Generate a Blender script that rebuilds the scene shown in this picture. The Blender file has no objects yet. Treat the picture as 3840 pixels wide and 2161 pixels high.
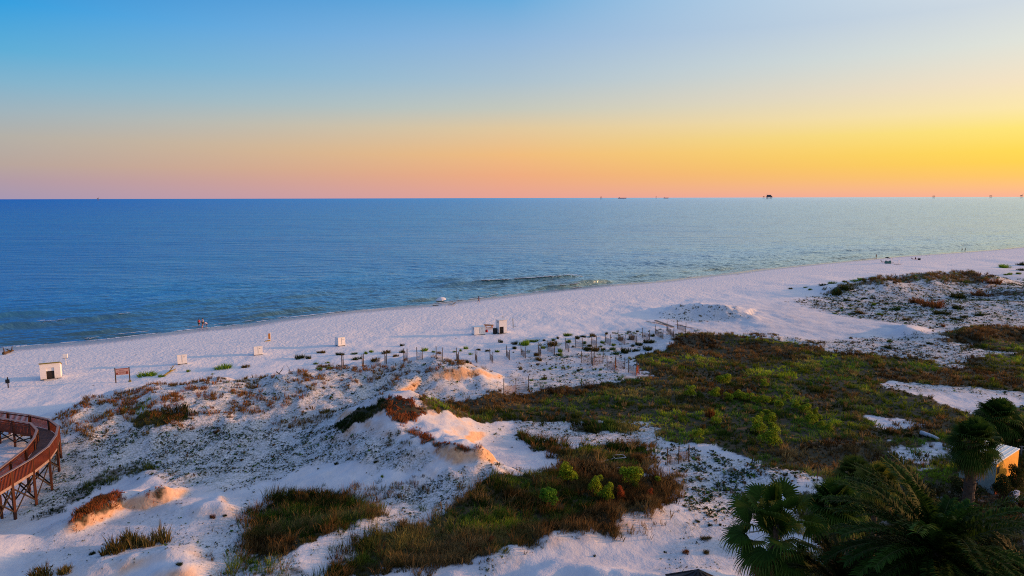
import bpy, math, random
import numpy as np
from mathutils import Vector, Matrix, Euler
random.seed(7)
RNG = np.random.default_rng(11)
R = math.radians
SC = bpy.context.scene
COL = SC.collection
PI = math.pi

# ------------------------------------------------------------------ camera
W_, F_ = 2576.0, 1740.0
CAMZ = 25.0
SEA = -1.2
cam_data = bpy.data.cameras.new('camera')
cam = bpy.data.objects.new('camera', cam_data)
COL.objects.link(cam)
cam_data.sensor_width = 36.0
cam_data.lens = F_ / W_ * 36.0
cam_data.clip_start = 0.5
cam_data.clip_end = 400000.0
MR = Euler((R(90 - 7.42), 0, 0)).to_matrix() @ Matrix.Rotation(R(-0.133), 3, 'Z')
cam.matrix_world = Matrix.Translation((0, 0, CAMZ)) @ MR.to_4x4()
SC.camera = cam
MRn = np.array(MR)
C0 = np.array([0, 0, CAMZ])

def rays(px, py):
    px = np.atleast_1d(np.asarray(px, float)); py = np.atleast_1d(np.asarray(py, float))
    d = np.stack([(px - 1288) / F_, -(py - 724.8) / F_, -np.ones_like(px)], 1)
    return d @ MRn.T

def P(px, py, z=0.0):
    d = rays(px, py)[0]
    t = (z - CAMZ) / d[2]
    return C0 + d * t

# ------------------------------------------------------------------ noise
def _h(ix, iy, s):
    n = (ix * 374761393 + iy * 668265263 + s * 974634777) & 0xffffffff
    n = ((n ^ (n >> 13)) * 1274126177) & 0xffffffff
    n = n ^ (n >> 16)
    return (n & 0xffffff) / float(0xffffff)

def vnoise(x, y, s=0):
    x = np.asarray(x, float); y = np.asarray(y, float)
    ix = np.floor(x).astype(np.int64); iy = np.floor(y).astype(np.int64)
    fx = x - ix; fy = y - iy
    fx = fx * fx * (3 - 2 * fx); fy = fy * fy * (3 - 2 * fy)
    a = _h(ix, iy, s); b = _h(ix + 1, iy, s); c = _h(ix, iy + 1, s); d = _h(ix + 1, iy + 1, s)
    return (a + (b - a) * fx) * (1 - fy) + (c + (d - c) * fx) * fy

def fbm(x, y, s=0, o=4):
    r = 0; a = 0.5; t = 0
    for k in range(o):
        r = r + a * vnoise(x, y, s + k * 17); t += a
        x = x * 2.03 + 11.3; y = y * 2.03 - 7.7; a *= 0.5
    return r / t

def sstep(a, b, x):
    t = np.clip((x - a) / (b - a), 0, 1)
    return t * t * (3 - 2 * t)

# ------------------------------------------------------------------ shoreline
TH = R(34.5); CT, ST = math.cos(TH), math.sin(TH)
SHORE_PX = [(-300, 925), (0, 877), (120, 867), (250, 857), (380, 842), (500, 829), (620, 815), (720, 801), (830, 789), (930, 779), (1100, 764),
            (1210, 751), (1290, 742), (1400, 730), (1500, 720), (1650, 708), (1800, 691), (1900, 679), (2000, 669), (2120, 658), (2250, 646),
            (2400, 636), (2490, 629), (2576, 621), (2640, 616)]
_sp = np.array([P(a, b, SEA)[:2] for a, b in SHORE_PX])
_ss = _sp[:, 0] * CT + _sp[:, 1] * ST
_tt = -_sp[:, 0] * ST + _sp[:, 1] * CT
_o = np.argsort(_ss); _ss = _ss[_o]; _tt = _tt[_o]
def shore_t(s):
    s = np.asarray(s, float)
    k = (_tt[-1] - _tt[-4]) / (_ss[-1] - _ss[-4])
    return np.interp(s, _ss, _tt) + np.where(s > _ss[-1], (s - _ss[-1]) * max(k, -.2) * .3, 0) + (vnoise(s * .12, s * 0, 5) - .5) * .8
def inland(x, y):
    s = x * CT + y * ST; t = -x * ST + y * CT
    return shore_t(s) - t

# ------------------------------------------------------------------ dunes: crest lines seen in the photo, raised where they stand
RIDGES = []
def ridge(pts, wl, wr, pw=2.0):
    q = np.array([list(P(a, b, h)[:2]) + [h] for a, b, h in pts])
    RIDGES.append((q, wl, wr, pw))
def _ridge_h(x, y, q, wl, wr, pw):
    best = np.full(x.shape, 1e9); hh = np.zeros(x.shape); ww = np.ones(x.shape)
    for i in range(len(q) - 1):
        a, b = q[i], q[i + 1]
        dx, dy = b[0] - a[0], b[1] - a[1]
        L2 = dx * dx + dy * dy + 1e-9; L = math.sqrt(L2)
        t = np.clip(((x - a[0]) * dx + (y - a[1]) * dy) / L2, 0, 1)
        vx = x - (a[0] + dx * t); vy = y - (a[1] + dy * t)
        d = np.hypot(vx, vy)
        cr = (dx * vy - dy * vx) / (L * (d + 1e-6))
        w = wr + (wl - wr) * (0.5 + 0.5 * np.clip(cr * 1.3, -1, 1))
        m = d < best
        best = np.where(m, d, best); hh = np.where(m, a[2] + (b[2] - a[2]) * t, hh); ww = np.where(m, w, ww)
    return hh * np.exp(-(best / ww) ** pw)

# main peak and its long ridge
ridge([(830, 1085, .4), (880, 1052, 1.8), (930, 1027, 3.0), (975, 1008, 3.9), (1000, 1006, 4.1)], 7.0, 5.5)
ridge([(980, 1006, 3.9), (1010, 1010, 4.1), (1035, 1045, 3.5), (1060, 1078, 3.1), (1100, 1105, 2.7), (1140, 1128, 2.4), (1185, 1140, 2.2), (1205, 1150, 1.6), (1230, 1172, .2)], 6.0, 6.5, 2)
ridge([(1098, 1132, 2.0), (1130, 1133, 2.4), (1165, 1134, 2.6), (1190, 1136, 2.5), (1205, 1142, 1.9)], 3.4, 1.7, 6)
# long foredune
ridge([(60, 1060, .2), (150, 1033, 1.6), (220, 1010, 2.4), (300, 985, 2.8), (380, 972, 2.9), (450, 964, 3.1), (520, 958, 3.0), (560, 955, 2.9), (630, 952, 2.5), (700, 943, 2.8), (800, 930, 2.6), (860, 922, 2.5), (930, 915, 2.4), (1020, 905, 2.7), (1100, 902, 3.0), (1150, 908, 2.7), (1190, 918, 2.2), (1250, 945, .4)], 5.0, 12.0)
ridge([(1050, 955, 1.6), (1080, 943, 2.3), (1110, 935, 2.6), (1150, 929, 2.7), (1190, 929, 2.3), (1225, 938, 1.3)], 4.0, 1.7, 5)
ridge([(965, 998, .8), (990, 985, 1.9), (1015, 970, 2.1), (1035, 963, 1.9)], 3.0, 1.3, 4)
ridge([(860, 1040, .5), (885, 1020, 1.5), (900, 1018, .9)], 3.5, 1.0, 2.5)
ridge([(280, 1040, .6), (340, 1030, 1.6), (420, 1035, 1.4), (500, 1045, .9)], 5.0, 4.0)
ridge([(700, 1020, .5), (760, 1015, 1.3), (800, 1030, .6)], 5.0, 4.0)
# lower left dune with the broken face
ridge([(90, 1345, .2), (150, 1310, .8), (185, 1278, 1.3), (230, 1243, 1.8), (270, 1222, 1.9), (300, 1212, 1.7), (360, 1207, 1.1), (415, 1220, .6), (440, 1240, .1)], 4.5, 1.8, 2.4)
ridge([(160, 1322, .6), (185, 1298, 1.2), (220, 1270, 1.6), (255, 1252, 1.7), (300, 1240, 1.3), (330, 1234, .7)], 1.6, .8, 5)
ridge([(-200, 1370, .6), (-60, 1355, .9), (10, 1340, .7), (60, 1330, .2)], 3.5, 2.5)
ridge([(330, 1246, 1.1), (370, 1238, 1.3), (410, 1228, 1.4), (428, 1236, .9)], 2.0, .9, 4)
ridge([(130, 1440, .3), (230, 1425, .8), (360, 1398, 1.0), (420, 1392, 1.1), (475, 1395, .9), (520, 1410, .2)], 2.5, 1.1, 2)
ridge([(470, 1285, .4), (520, 1275, .8), (560, 1272, .9), (600, 1280, .2)], 3.0, 1.4, 2)
ridge([(380, 1445, .6), (460, 1430, 1.0), (540, 1420, .3)], 2.0, 1.0, 2)
# low backs between the grass patches and the bowl at the lower right
ridge([(690, 1425, .3), (760, 1370, .7), (850, 1325, .9), (930, 1300, .9), (1020, 1290, .5)], 2.6, 2.2)
ridge([(1150, 1425, .3), (1230, 1385, .8), (1330, 1370, .9), (1430, 1335, 1.0), (1520, 1310, 1.1), (1600, 1288, 1.2), (1680, 1280, 1.0), (1760, 1290, .5)], 2.0, 1.6)
ridge([(1330, 1455, .6), (1420, 1425, .5), (1500, 1440, .7), (1620, 1450, .8), (1760, 1440, .7)], 1.4, 2.2)
ridge([(900, 1240, .4), (1000, 1232, .5), (1100, 1226, .4), (1180, 1205, .3)], 2.5, 2.0)
ridge([(2060, 1205, .3), (1990, 1190, .8), (1920, 1178, .8), (1860, 1172, .3)], 3, 2)
# far dunes on the right
ridge([(1640, 775, .4), (1700, 768, 1.5), (1760, 764, 1.9), (1830, 772, 1.9), (1880, 792, 1.0), (1950, 800, .2)], 7, 6)
ridge([(2060, 735, .4), (2110, 716, 2.0), (2170, 706, 2.8), (2240, 694, 3.4), (2320, 688, 3.7), (2400, 686, 3.2), (2440, 683, 3.4), (2500, 697, 2.8), (2520, 715, 1.0)], 9, 11)
ridge([(2190, 712, 1.0), (2230, 712, 2.6), (2280, 722, 1.6), (2330, 740, .2)], 6, 4)
ridge([(2080, 728, .6), (2110, 722, 2.0), (2150, 722, 1.4)], 4, 4)
ridge([(2250, 836, .2), (2280, 818, 2.0), (2300, 826, .6)], 4.0, 2.6)
ridge([(2330, 870, .3), (2400, 842, 1.0), (2450, 838, 1.5), (2510, 822, 1.6), (2600, 832, 1.6)], 5, 5)
ridge([(2330, 775, .3), (2420, 768, 1.0), (2500, 762, 1.2), (2600, 765, 1.2)], 9, 7)
ridge([(2480, 745, .5), (2560, 728, 2.4), (2640, 722, 3.0)], 10, 8)
ridge([(1300, 865, .3), (1380, 852, .9), (1440, 846, .9), (1540, 840, .8), (1640, 836, .5)], 5, 8)
ridge([(1640, 900, .3), (1700, 852, .9), (1800, 846, 1.1), (1960, 850, 1.0), (2060, 868, .4)], 4, 5)

HOLLOW = P(40, 1280, -.5)[:2]
def H(x, y):
    x = np.asarray(x, float); y = np.asarray(y, float)
    d = inland(x, y)
    z = np.interp(d, [-300, -100, -30, 0, 5, 18, 40, 80], [-9, -6, -3.2, -1.2, -.8, -.25, 0, 0])
    acc = np.zeros_like(z)
    for q, wl, wr, pw in RIDGES:
        hm = _ridge_h(x, y, q, wl, wr, pw)
        acc += hm ** 3
    rd = acc ** (1 / 3)
    m = sstep(12, 40, d)
    z = z + rd * m
    z = z + m * ((fbm(x * .055, y * .055, 3, 3) - .5) * 1.0 + (fbm(x * .22, y * .22, 9, 3) - .5) * (.34 + .25 * np.clip(rd, 0, 2)))
    # the marsh lies a little lower and is flat
    z = z + m * (fbm(x * .75, y * .75, 21, 3) - .5) * (.12 + .40 * np.clip(rd, 0, 1.6))
    hx, hy = HOLLOW
    k = np.exp(-(np.hypot((x - hx) / 9, (y - hy) / 6)) ** 4)
    z = z * (1 - k) - .45 * k
    z = z + (fbm(x * 1.6, y * 1.6, 31, 2) - .5) * .07 * sstep(3, 9, d)
    return z

def G(px, py):
    """where the line of sight through a photo pixel meets the land (metres)"""
    d = rays(px, py)
    n = len(d)
    out = np.zeros((n, 3))
    zs = np.linspace(8.0, -4.0, 240)
    tt = (zs[None, :] - CAMZ) / d[:, 2:3]
    X = C0[0] + d[:, 0:1] * tt; Y = C0[1] + d[:, 1:2] * tt
    hz = H(X.ravel(), Y.ravel()).reshape(X.shape)
    below = zs[None, :] <= hz
    idx = np.argmax(below, 1)
    for i in range(n):
        k = max(idx[i], 1)
        a = zs[k - 1] - hz[i, k - 1]; b = zs[k] - hz[i, k]
        f = a / (a - b + 1e-9)
        out[i] = (X[i, k - 1] + (X[i, k] - X[i, k - 1]) * f, Y[i, k - 1] + (Y[i, k] - Y[i, k - 1]) * f, 0)
    out[:, 2] = H(out[:, 0], out[:, 1])
    return out

def G1(px, py):
    return Vector(G([px], [py])[0])

def zat(x, y):
    return float(H(np.array([x]), np.array([y]))[0])

# ------------------------------------------------------------------ materials
def new_mat(name):
    m = bpy.data.materials.new(name); m.use_nodes = True
    nt = m.node_tree; b = nt.nodes['Principled BSDF']
    return m, nt, b
def N(nt, t, **kw):
    n = nt.nodes.new(t)
    for k, v in kw.items():
        setattr(n, k, v)
    return n
def L(nt, a, b): nt.links.new(a, b)

def mat(name, c, rough=.7, var=.25, scale=3.0, bump=.15, spec=.3, c2=None, metal=0, stretch=None):
    m, nt, b = new_mat(name)
    tc = N(nt, 'ShaderNodeTexCoord')
    mp = N(nt, 'ShaderNodeMapping')
    L(nt, tc.outputs['Object'], mp.inputs[0])
    if stretch: mp.inputs['Scale'].default_value = stretch
    no = N(nt, 'ShaderNodeTexNoise'); no.inputs['Scale'].default_value = scale; no.inputs['Detail'].default_value = 5
    L(nt, mp.outputs[0], no.inputs['Vector'])
    cr = N(nt, 'ShaderNodeValToRGB')
    lo = c2 if c2 else [v * (1 - var) for v in c]
    hi = c if c2 else [min(1, v * (1 + var * .5)) for v in c]
    cr.color_ramp.elements[0].position = .3; cr.color_ramp.elements[1].position = .7
    cr.color_ramp.elements[0].color = (*lo, 1); cr.color_ramp.elements[1].color = (*hi, 1)
    L(nt, no.outputs['Fac'], cr.inputs[0]); L(nt, cr.outputs[0], b.inputs['Base Color'])
    b.inputs['Roughness'].default_value = rough; b.inputs['Metallic'].default_value = metal
    b.inputs['Specular IOR Level'].default_value = spec
    if bump:
        bp = N(nt, 'ShaderNodeBump'); bp.inputs['Strength'].default_value = bump; bp.inputs['Distance'].default_value = .03
        L(nt, no.outputs['Fac'], bp.inputs['Height']); L(nt, bp.outputs[0], b.inputs['Normal'])
    return m

def plant_mat(name):
    m, nt, b = new_mat(name)
    at = N(nt, 'ShaderNodeAttribute', attribute_name='Col')
    L(nt, at.outputs['Color'], b.inputs['Base Color'])
    b.inputs['Roughness'].default_value = .65; b.inputs['Specular IOR Level'].default_value = .06
    tr = N(nt, 'ShaderNodeBsdfTranslucent'); mx = N(nt, 'ShaderNodeMixShader'); mx.inputs[0].default_value = .3
    L(nt, at.outputs['Color'], tr.inputs[0])
    L(nt, b.outputs[0], mx.inputs[1]); L(nt, tr.outputs[0], mx.inputs[2])
    L(nt, mx.outputs[0], nt.nodes['Material Output'].inputs[0])
    return m

# ------------------------------------------------------------------ objects
def tag(o, label=None, cat=None, group=None, kind=None):
    if label: o['label'] = label
    if cat: o['category'] = cat
    if group: o['group'] = group
    if kind: o['kind'] = kind
    return o
def empty(name, loc, rz=0, label=None, cat=None, group=None):
    o = bpy.data.objects.new(name, None); COL.objects.link(o)
    o.location = loc; o.rotation_euler = (0, 0, rz); o.empty_display_size = .3
    return tag(o, label, cat, group)
def copy_tree(o, parent=None):
    c = o.copy(); COL.objects.link(c)
    if parent is not None: c.parent = parent
    for ch in list(o.children): copy_tree(ch, c)
    return c

def np_mesh(name, V, F, mat_, parent=None, col=None, smooth=False, attrs=None):
    """V (n,3); F (m,k) all the same size"""
    V = np.asarray(V, np.float32); F = np.asarray(F, np.int32)
    me = bpy.data.meshes.new(name)
    n, k = F.shape
    me.vertices.add(len(V)); me.vertices.foreach_set('co', V.ravel())
    me.loops.add(n * k); me.loops.foreach_set('vertex_index', F.ravel())
    me.polygons.add(n)
    me.polygons.foreach_set('loop_start', np.arange(0, n * k, k, dtype=np.int32))
    me.polygons.foreach_set('loop_total', np.full(n, k, np.int32))
    if smooth: me.polygons.foreach_set('use_smooth', np.ones(n, bool))
    if col is not None:
        ca = me.color_attributes.new('Col', 'FLOAT_COLOR', 'POINT')
        c4 = np.ones((len(V), 4), np.float32); c4[:, :3] = col
        ca.data.foreach_set('color', c4.ravel())
    for an, av in (attrs or {}).items():
        a = me.attributes.new(an, 'FLOAT', 'POINT'); a.data.foreach_set('value', np.asarray(av, np.float32))
    me.update(calc_edges=True); me.validate()
    me.materials.append(mat_)
    o = bpy.data.objects.new(name, me); COL.objects.link(o)
    if parent is not None: o.parent = parent
    return o

class MB:
    """collects boxes, bars, tubes and discs into one mesh"""
    def __init__(s): s.v = []; s.f = []
    def _add(s, vs, fs):
        b = len(s.v); s.v += [tuple(v) for v in vs]; s.f += [tuple(i + b for i in f) for f in fs]
    def hexa(s, vs):
        s._add(vs, [(0, 3, 2, 1), (4, 5, 6, 7), (0, 1, 5, 4), (1, 2, 6, 5), (2, 3, 7, 6), (3, 0, 4, 7)])
    def box(s, c, d, rz=0, rx=0, ry=0):
        m = Euler((rx, ry, rz)).to_matrix(); c = Vector(c)
        vs = [c + m @ Vector((sx * d[0] / 2, sy * d[1] / 2, sz * d[2] / 2)) for sz in (-1, 1) for sx, sy in ((-1, -1), (1, -1), (1, 1), (-1, 1))]
        s.hexa(vs)
    def bar(s, p, q, w, h, up=(0, 0, 1)):
        p = Vector(p); q = Vector(q); d = (q - p).normalized(); up = Vector(up)
        a = d.cross(up)
        if a.length < 1e-4: a = d.cross(Vector((1, 0, 0)))
        a.normalize(); b = a.cross(d)
        a = a * w / 2; b = b * h / 2
        s.hexa([p - a - b, p + a - b, q + a - b, q - a - b, p - a + b, p + a + b, q + a + b, q - a + b])
    def tube(s, pts, rad, n=8, cap=True):
        pts = [Vector(p) for p in pts]; rings = []
        b0 = len(s.v)
        for i, p in enumerate(pts):
            d = (pts[min(i + 1, len(pts) - 1)] - pts[max(i - 1, 0)]).normalized()
            a = d.cross(Vector((0, 1, 0)) if abs(d.y) < .9 else Vector((1, 0, 0))).normalized(); b = d.cross(a)
            r = rad[i] if hasattr(rad, '__len__') else rad
            for k in range(n):
                t = 2 * PI * k / n
                s.v.append(tuple(p + a * (r * math.cos(t)) + b * (r * math.sin(t))))
        for i in range(len(pts) - 1):
            for k in range(n):
                a = b0 + i * n + k; b = b0 + i * n + (k + 1) % n
                s.f.append((a, b, b + n, a + n))
        if cap:
            s.f.append(tuple(b0 + k for k in reversed(range(n))))
            s.f.append(tuple(b0 + (len(pts) - 1) * n + k for k in range(n)))
    def poly(s, vs): s._add(vs, [tuple(range(len(vs)))])
    def blob(s, c, r, nu=8, nv=6, jit=.0):
        c = Vector(c); b0 = len(s.v)
        r = Vector(r) if hasattr(r, '__len__') else Vector((r, r, r))
        for i in range(nv + 1):
            ph = PI * i / nv
            for k in range(nu):
                t = 2 * PI * k / nu; j = 1 + random.uniform(-jit, jit)
                s.v.append((c.x + r.x * j * math.sin(ph) * math.cos(t), c.y + r.y * j * math.sin(ph) * math.sin(t), c.z + r.z * j * math.cos(ph)))
        for i in range(nv):
            for k in range(nu):
                a = b0 + i * nu + k; b = b0 + i * nu + (k + 1) % nu
                s.f.append((a, a + nu, b + nu, b))
    def build(s, name, m, parent=None, smooth=False, label=None, bevel=0):
        me = bpy.data.meshes.new(name); me.from_pydata(s.v, [], s.f); me.materials.append(m)
        if smooth:
            for p in me.polygons: p.use_smooth = True
        me.update()
        o = bpy.data.objects.new(name, me); COL.objects.link(o)
        if parent is not None: o.parent = parent
        if label: o['label'] = label
        if bevel:
            bv = o.modifiers.new('bevel', 'BEVEL'); bv.width = bevel; bv.segments = 2; bv.limit_method = 'ANGLE'
        return o
# ------------------------------------------------------------------ sky and sun
SUN_AZ, SUN_EL = 80.0, 7.5     # degrees clockwise from the view direction (+Y), and above the horizon
world = bpy.data.worlds.new('World'); SC.world = world; world.use_nodes = True
wt = world.node_tree; wt.nodes.clear()
def lin(c):
    return tuple(((v / 255) / 12.92 if v / 255 <= .04045 else ((v / 255 + .055) / 1.055) ** 2.4) for v in c)
def fac(e): return .8 * min(e, 20) / 20 + .2 * max(0, e - 20) / 70
SKY = {
 'left': [(0, (166, 152, 180), 1), (1.2, (176, 154, 168), 1), (2.3, (182, 164, 158), 1), (4.1, (178, 174, 168), 1), (5.8, (156, 178, 190), 1), (7.6, (126, 178, 206), 1), (9.6, (86, 172, 216), 1), (12.5, (36, 158, 224), 1), (20, (0, 90, 190), 1), (45, (40, 115, 192), .95), (90, (128, 150, 192), 1.0)],
 'mid': [(0, (232, 164, 152), 1), (1.8, (240, 172, 130), 1), (3.5, (242, 188, 126), 1), (5.6, (226, 200, 158), 1), (7.1, (198, 200, 188), 1), (9.2, (172, 194, 208), 1), (12.2, (146, 184, 220), 1), (15.2, (104, 172, 222), 1), (20, (95, 165, 222), 1), (45, (95, 150, 208), .9), (90, (128, 150, 192), 1.0)],
 'right': [(0, (250, 178, 152), 1), (.6, (254, 190, 132), 1), (1.4, (255, 200, 100), 1), (2.3, (255, 210, 76), 1), (3.0, (255, 217, 78), 1), (4.5, (255, 229, 115), 1), (5.8, (253, 231, 168), 1), (7.5, (246, 227, 194), 1), (10.0, (226, 228, 218), 1), (12.5, (210, 219, 226), 1), (20, (218, 222, 222), 1.35), (45, (175, 188, 205), 1.1), (90, (128, 150, 192), 1.0)],
 'sun': [(0, (255, 190, 120), 1.2), (3, (255, 215, 90), 1.8), (6, (255, 225, 120), 2.0), (10, (255, 232, 160), 1.8), (16, (252, 230, 195), 2.1), (30, (236, 222, 208), 1.6), (45, (170, 185, 205), .95), (90, (128, 150, 192), 1.0)],
 'back': [(0, (140, 145, 180), 1), (6, (180, 160, 180), 1), (14, (145, 165, 195), 1), (30, (110, 150, 200), .9), (90, (128, 150, 192), 1.0)],
}
tc = N(wt, 'ShaderNodeTexCoord')
sep = N(wt, 'ShaderNodeSeparateXYZ'); L(wt, tc.outputs['Generated'], sep.inputs[0])
def M2(op, a, b=None, clamp=False):
    n = N(wt, 'ShaderNodeMath', operation=op); n.use_clamp = clamp
    for i, v in enumerate((a, b)):
        if v is None: continue
        if isinstance(v, (int, float)): n.inputs[i].default_value = v
        else: L(wt, v, n.inputs[i])
    return n.outputs[0]
el = M2('MULTIPLY', M2('ARCSINE', sep.outputs['Z']), 180 / PI)
f1 = M2('MULTIPLY', M2('DIVIDE', el, 20.0, True), .8)
f2 = M2('MULTIPLY', M2('DIVIDE', M2('SUBTRACT', el, 20.0), 70.0, True), .2)
fc = M2('ADD', f1, f2)
az = M2('MULTIPLY', M2('ARCTAN2', sep.outputs['X'], sep.outputs['Y']), 180 / PI)
ramps = {}
for k, st in SKY.items():
    r = N(wt, 'ShaderNodeValToRGB'); L(wt, fc, r.inputs[0])
    cr = r.color_ramp; cr.interpolation = 'LINEAR'
    while len(cr.elements) > 1: cr.elements.remove(cr.elements[0])
    for i, (e, c, g) in enumerate(st):
        x = cr.elements[0] if i == 0 else cr.elements.new(fac(e))
        x.position = fac(e); x.color = (*[v * g for v in lin(c)], 1)
    ramps[k] = r.outputs[0]
def mixc(a, b, t):
    n = N(wt, 'ShaderNodeMix', data_type='RGBA'); n.clamp_factor = True
    L(wt, t, n.inputs['Factor']); L(wt, a, n.inputs[6]); L(wt, b, n.inputs[7])
    return n.outputs[2]
def ramp01(a, b):
    n = N(wt, 'ShaderNodeMapRange'); n.clamp = True
    L(wt, az, n.inputs[0]); n.inputs[1].default_value = a; n.inputs[2].default_value = b
    return n.outputs[0]
c = mixc(ramps['left'], ramps['mid'], ramp01(-36.5, 0))
c = mixc(c, ramps['right'], ramp01(0, 36.5))
c = mixc(c, ramps['sun'], ramp01(36.5, SUN_AZ))
c = mixc(c, ramps['back'], ramp01(SUN_AZ + 15, 165))
c = mixc(ramps['back'], c, ramp01(-150, -36.5))
bg1 = N(wt, 'ShaderNodeBackground'); L(wt, c, bg1.inputs[0]); bg1.inputs[1].default_value = 0.96
sky = N(wt, 'ShaderNodeTexSky'); sky.sky_type = 'NISHITA'; sky.sun_disc = False
sky.sun_elevation = R(SUN_EL); sky.sun_rotation = R(SUN_AZ); sky.altitude = 20
bg2 = N(wt, 'ShaderNodeBackground'); L(wt, sky.outputs[0], bg2.inputs[0]); bg2.inputs[1].default_value = 0.008
ad = N(wt, 'ShaderNodeAddShader'); L(wt, bg1.outputs[0], ad.inputs[0]); L(wt, bg2.outputs[0], ad.inputs[1])
ow = N(wt, 'ShaderNodeOutputWorld'); L(wt, ad.outputs[0], ow.inputs[0])

sl = bpy.data.lights.new('sun', 'SUN'); sl.energy = 5.0; sl.angle = R(1.5); sl.color = (1.0, .46, .19)
so = bpy.data.objects.new('sun', sl); COL.objects.link(so)
sd = Vector((math.sin(R(SUN_AZ)) * math.cos(R(SUN_EL)), math.cos(R(SUN_AZ)) * math.cos(R(SUN_EL)), math.sin(R(SUN_EL))))
so.rotation_euler = (-sd).to_track_quat('-Z', 'Y').to_euler(); so.location = (60, 0, 80)
SC.view_settings.view_transform = 'Standard'; SC.view_settings.look = 'None'
SC.view_settings.exposure = 0; SC.view_settings.gamma = 1
SC.cycles.max_bounces = 6; SC.cycles.diffuse_bounces = 3; SC.cycles.glossy_bounces = 2; SC.cycles.transparent_max_bounces = 4
SC.cycles.use_denoising = False
SC.cycles.pixel_filter_type = 'BLACKMAN_HARRIS'; SC.cycles.filter_width = 1.05
SC.cycles.use_adaptive_sampling = False
# ------------------------------------------------------------------ where plants grow (outlines read off the photo, laid on the land)
def poly_w(pts):
    q = G([p[0] for p in pts], [p[1] for p in pts]); return q[:, :2]
def sdist(x, y, poly):
    """signed distance, positive inside"""
    best = np.full(x.shape, 1e9); ins = np.zeros(x.shape, bool)
    n = len(poly)
    for i in range(n):
        ax, ay = poly[i]; bx, by = poly[(i + 1) % n]
        dx, dy = bx - ax, by - ay; L2 = dx * dx + dy * dy + 1e-9
        t = np.clip(((x - ax) * dx + (y - ay) * dy) / L2, 0, 1)
        best = np.minimum(best, np.hypot(x - ax - dx * t, y - ay - dy * t))
        if ay != by:
            c = ((ay > y) != (by > y)) & (x < (bx - ax) * (y - ay) / (by - ay) + ax)
            ins ^= c
    return np.where(ins, best, -best)

# name: (kind, density, edge softness, outline)
Z = {}
def zone(name, d, soft, pts): Z[name] = (d, soft, poly_w(pts))
zone('marsh', 1.0, 1.4, [(1062, 1022), (1130, 1008), (1200, 1000), (1290, 990), (1400, 975), (1500, 966), (1600, 955), (1640, 948), (1612, 925), (1592, 905), (1600, 892), (1660, 884), (1690, 866), (1690, 850), (1725, 838), (1800, 842), (1900, 850), (2000, 862), (2060, 872), (2095, 886), (2200, 893), (2330, 905), (2400, 893), (2440, 866), (2400, 852), (2360, 842), (2400, 832), (2470, 820), (2600, 840), (2700, 850), (2700, 1080), (2560, 1100), (2500, 1120), (2440, 1160), (2400, 1230), (2250, 1260), (2100, 1240), (2060, 1205), (1960, 1185), (1880, 1150), (1800, 1122), (1720, 1118), (1655, 1108), (1660, 1085), (1650, 1066), (1600, 1062), (1500, 1060), (1400, 1065), (1250, 1058), (1150, 1050), (1085, 1038)])
zone('hole1', -1.0, 1.5, [(2340, 903), (2395, 888), (2450, 878), (2530, 884), (2560, 890), (2480, 893), (2450, 905), (2400, 915), (2430, 930), (2360, 925)])
zone('hole2', -1.0, 1.3, [(2200, 962), (2260, 962), (2340, 968), (2420, 975), (2520, 980), (2600, 990), (2600, 1020), (2500, 1024), (2460, 1050), (2400, 1030), (2340, 1000), (2270, 985), (2210, 975)])
zone('hole3', -.95, 1.0, [(2162, 1046), (2220, 1048), (2290, 1060), (2330, 1068), (2290, 1082), (2230, 1082), (2190, 1065)])
zone('hole4', -.6, 1.6, [(2230, 1120), (2330, 1112), (2420, 1130), (2380, 1160), (2300, 1175), (2240, 1150)])
zone('ridge_sand', -1.0, .9, [(690, 1440), (715, 1408), (765, 1376), (840, 1345), (940, 1306), (1000, 1288), (1040, 1296), (960, 1326), (885, 1352), (848, 1392), (815, 1440)])
zone('hole5', -.55, 1.5, [(1680, 1112), (1800, 1128), (1900, 1160), (2060, 1206), (1900, 1200), (1760, 1180), (1660, 1150)])
zone('isle', 1.0, 1.4, [(1430, 1072), (1480, 1062), (1560, 1065), (1640, 1072), (1600, 1086), (1500, 1090), (1445, 1086)])
zone('isle2', .95, 1.8, [(1310, 1095), (1340, 1108), (1400, 1112), (1440, 1128), (1520, 1118), (1600, 1120), (1650, 1140), (1655, 1165), (1600, 1185), (1500, 1190), (1430, 1185), (1400, 1160), (1380, 1135), (1330, 1120)])
zone('mid', 1.0, 1.7, [(820, 1455), (850, 1405), (880, 1358), (960, 1330), (1060, 1305), (1130, 1275), (1165, 1240), (1220, 1212), (1300, 1195), (1400, 1182), (1440, 1172), (1520, 1178), (1620, 1192), (1690, 1198), (1722, 1230), (1700, 1262), (1640, 1292), (1560, 1318), (1450, 1345), (1330, 1375), (1230, 1405), (1100, 1425), (980, 1440)])
zone('left', 1.0, 1.5, [(612, 1402), (618, 1345), (645, 1290), (690, 1255), (740, 1243), (810, 1236), (880, 1250), (950, 1275), (972, 1300), (930, 1322), (830, 1345), (770, 1372), (720, 1405), (660, 1412)])
zone('left2', .45, .9, [(560, 1440), (620, 1400), (760, 1395), (830, 1380), (860, 1400), (820, 1460), (560, 1470)])
zone('palms', .8, 2.0, [(1990, 1250), (2100, 1230), (2400, 1180), (2500, 1110), (2700, 1100), (2700, 1600), (1900, 1600), (1960, 1440), (2060, 1380), (1990, 1320)])
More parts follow.
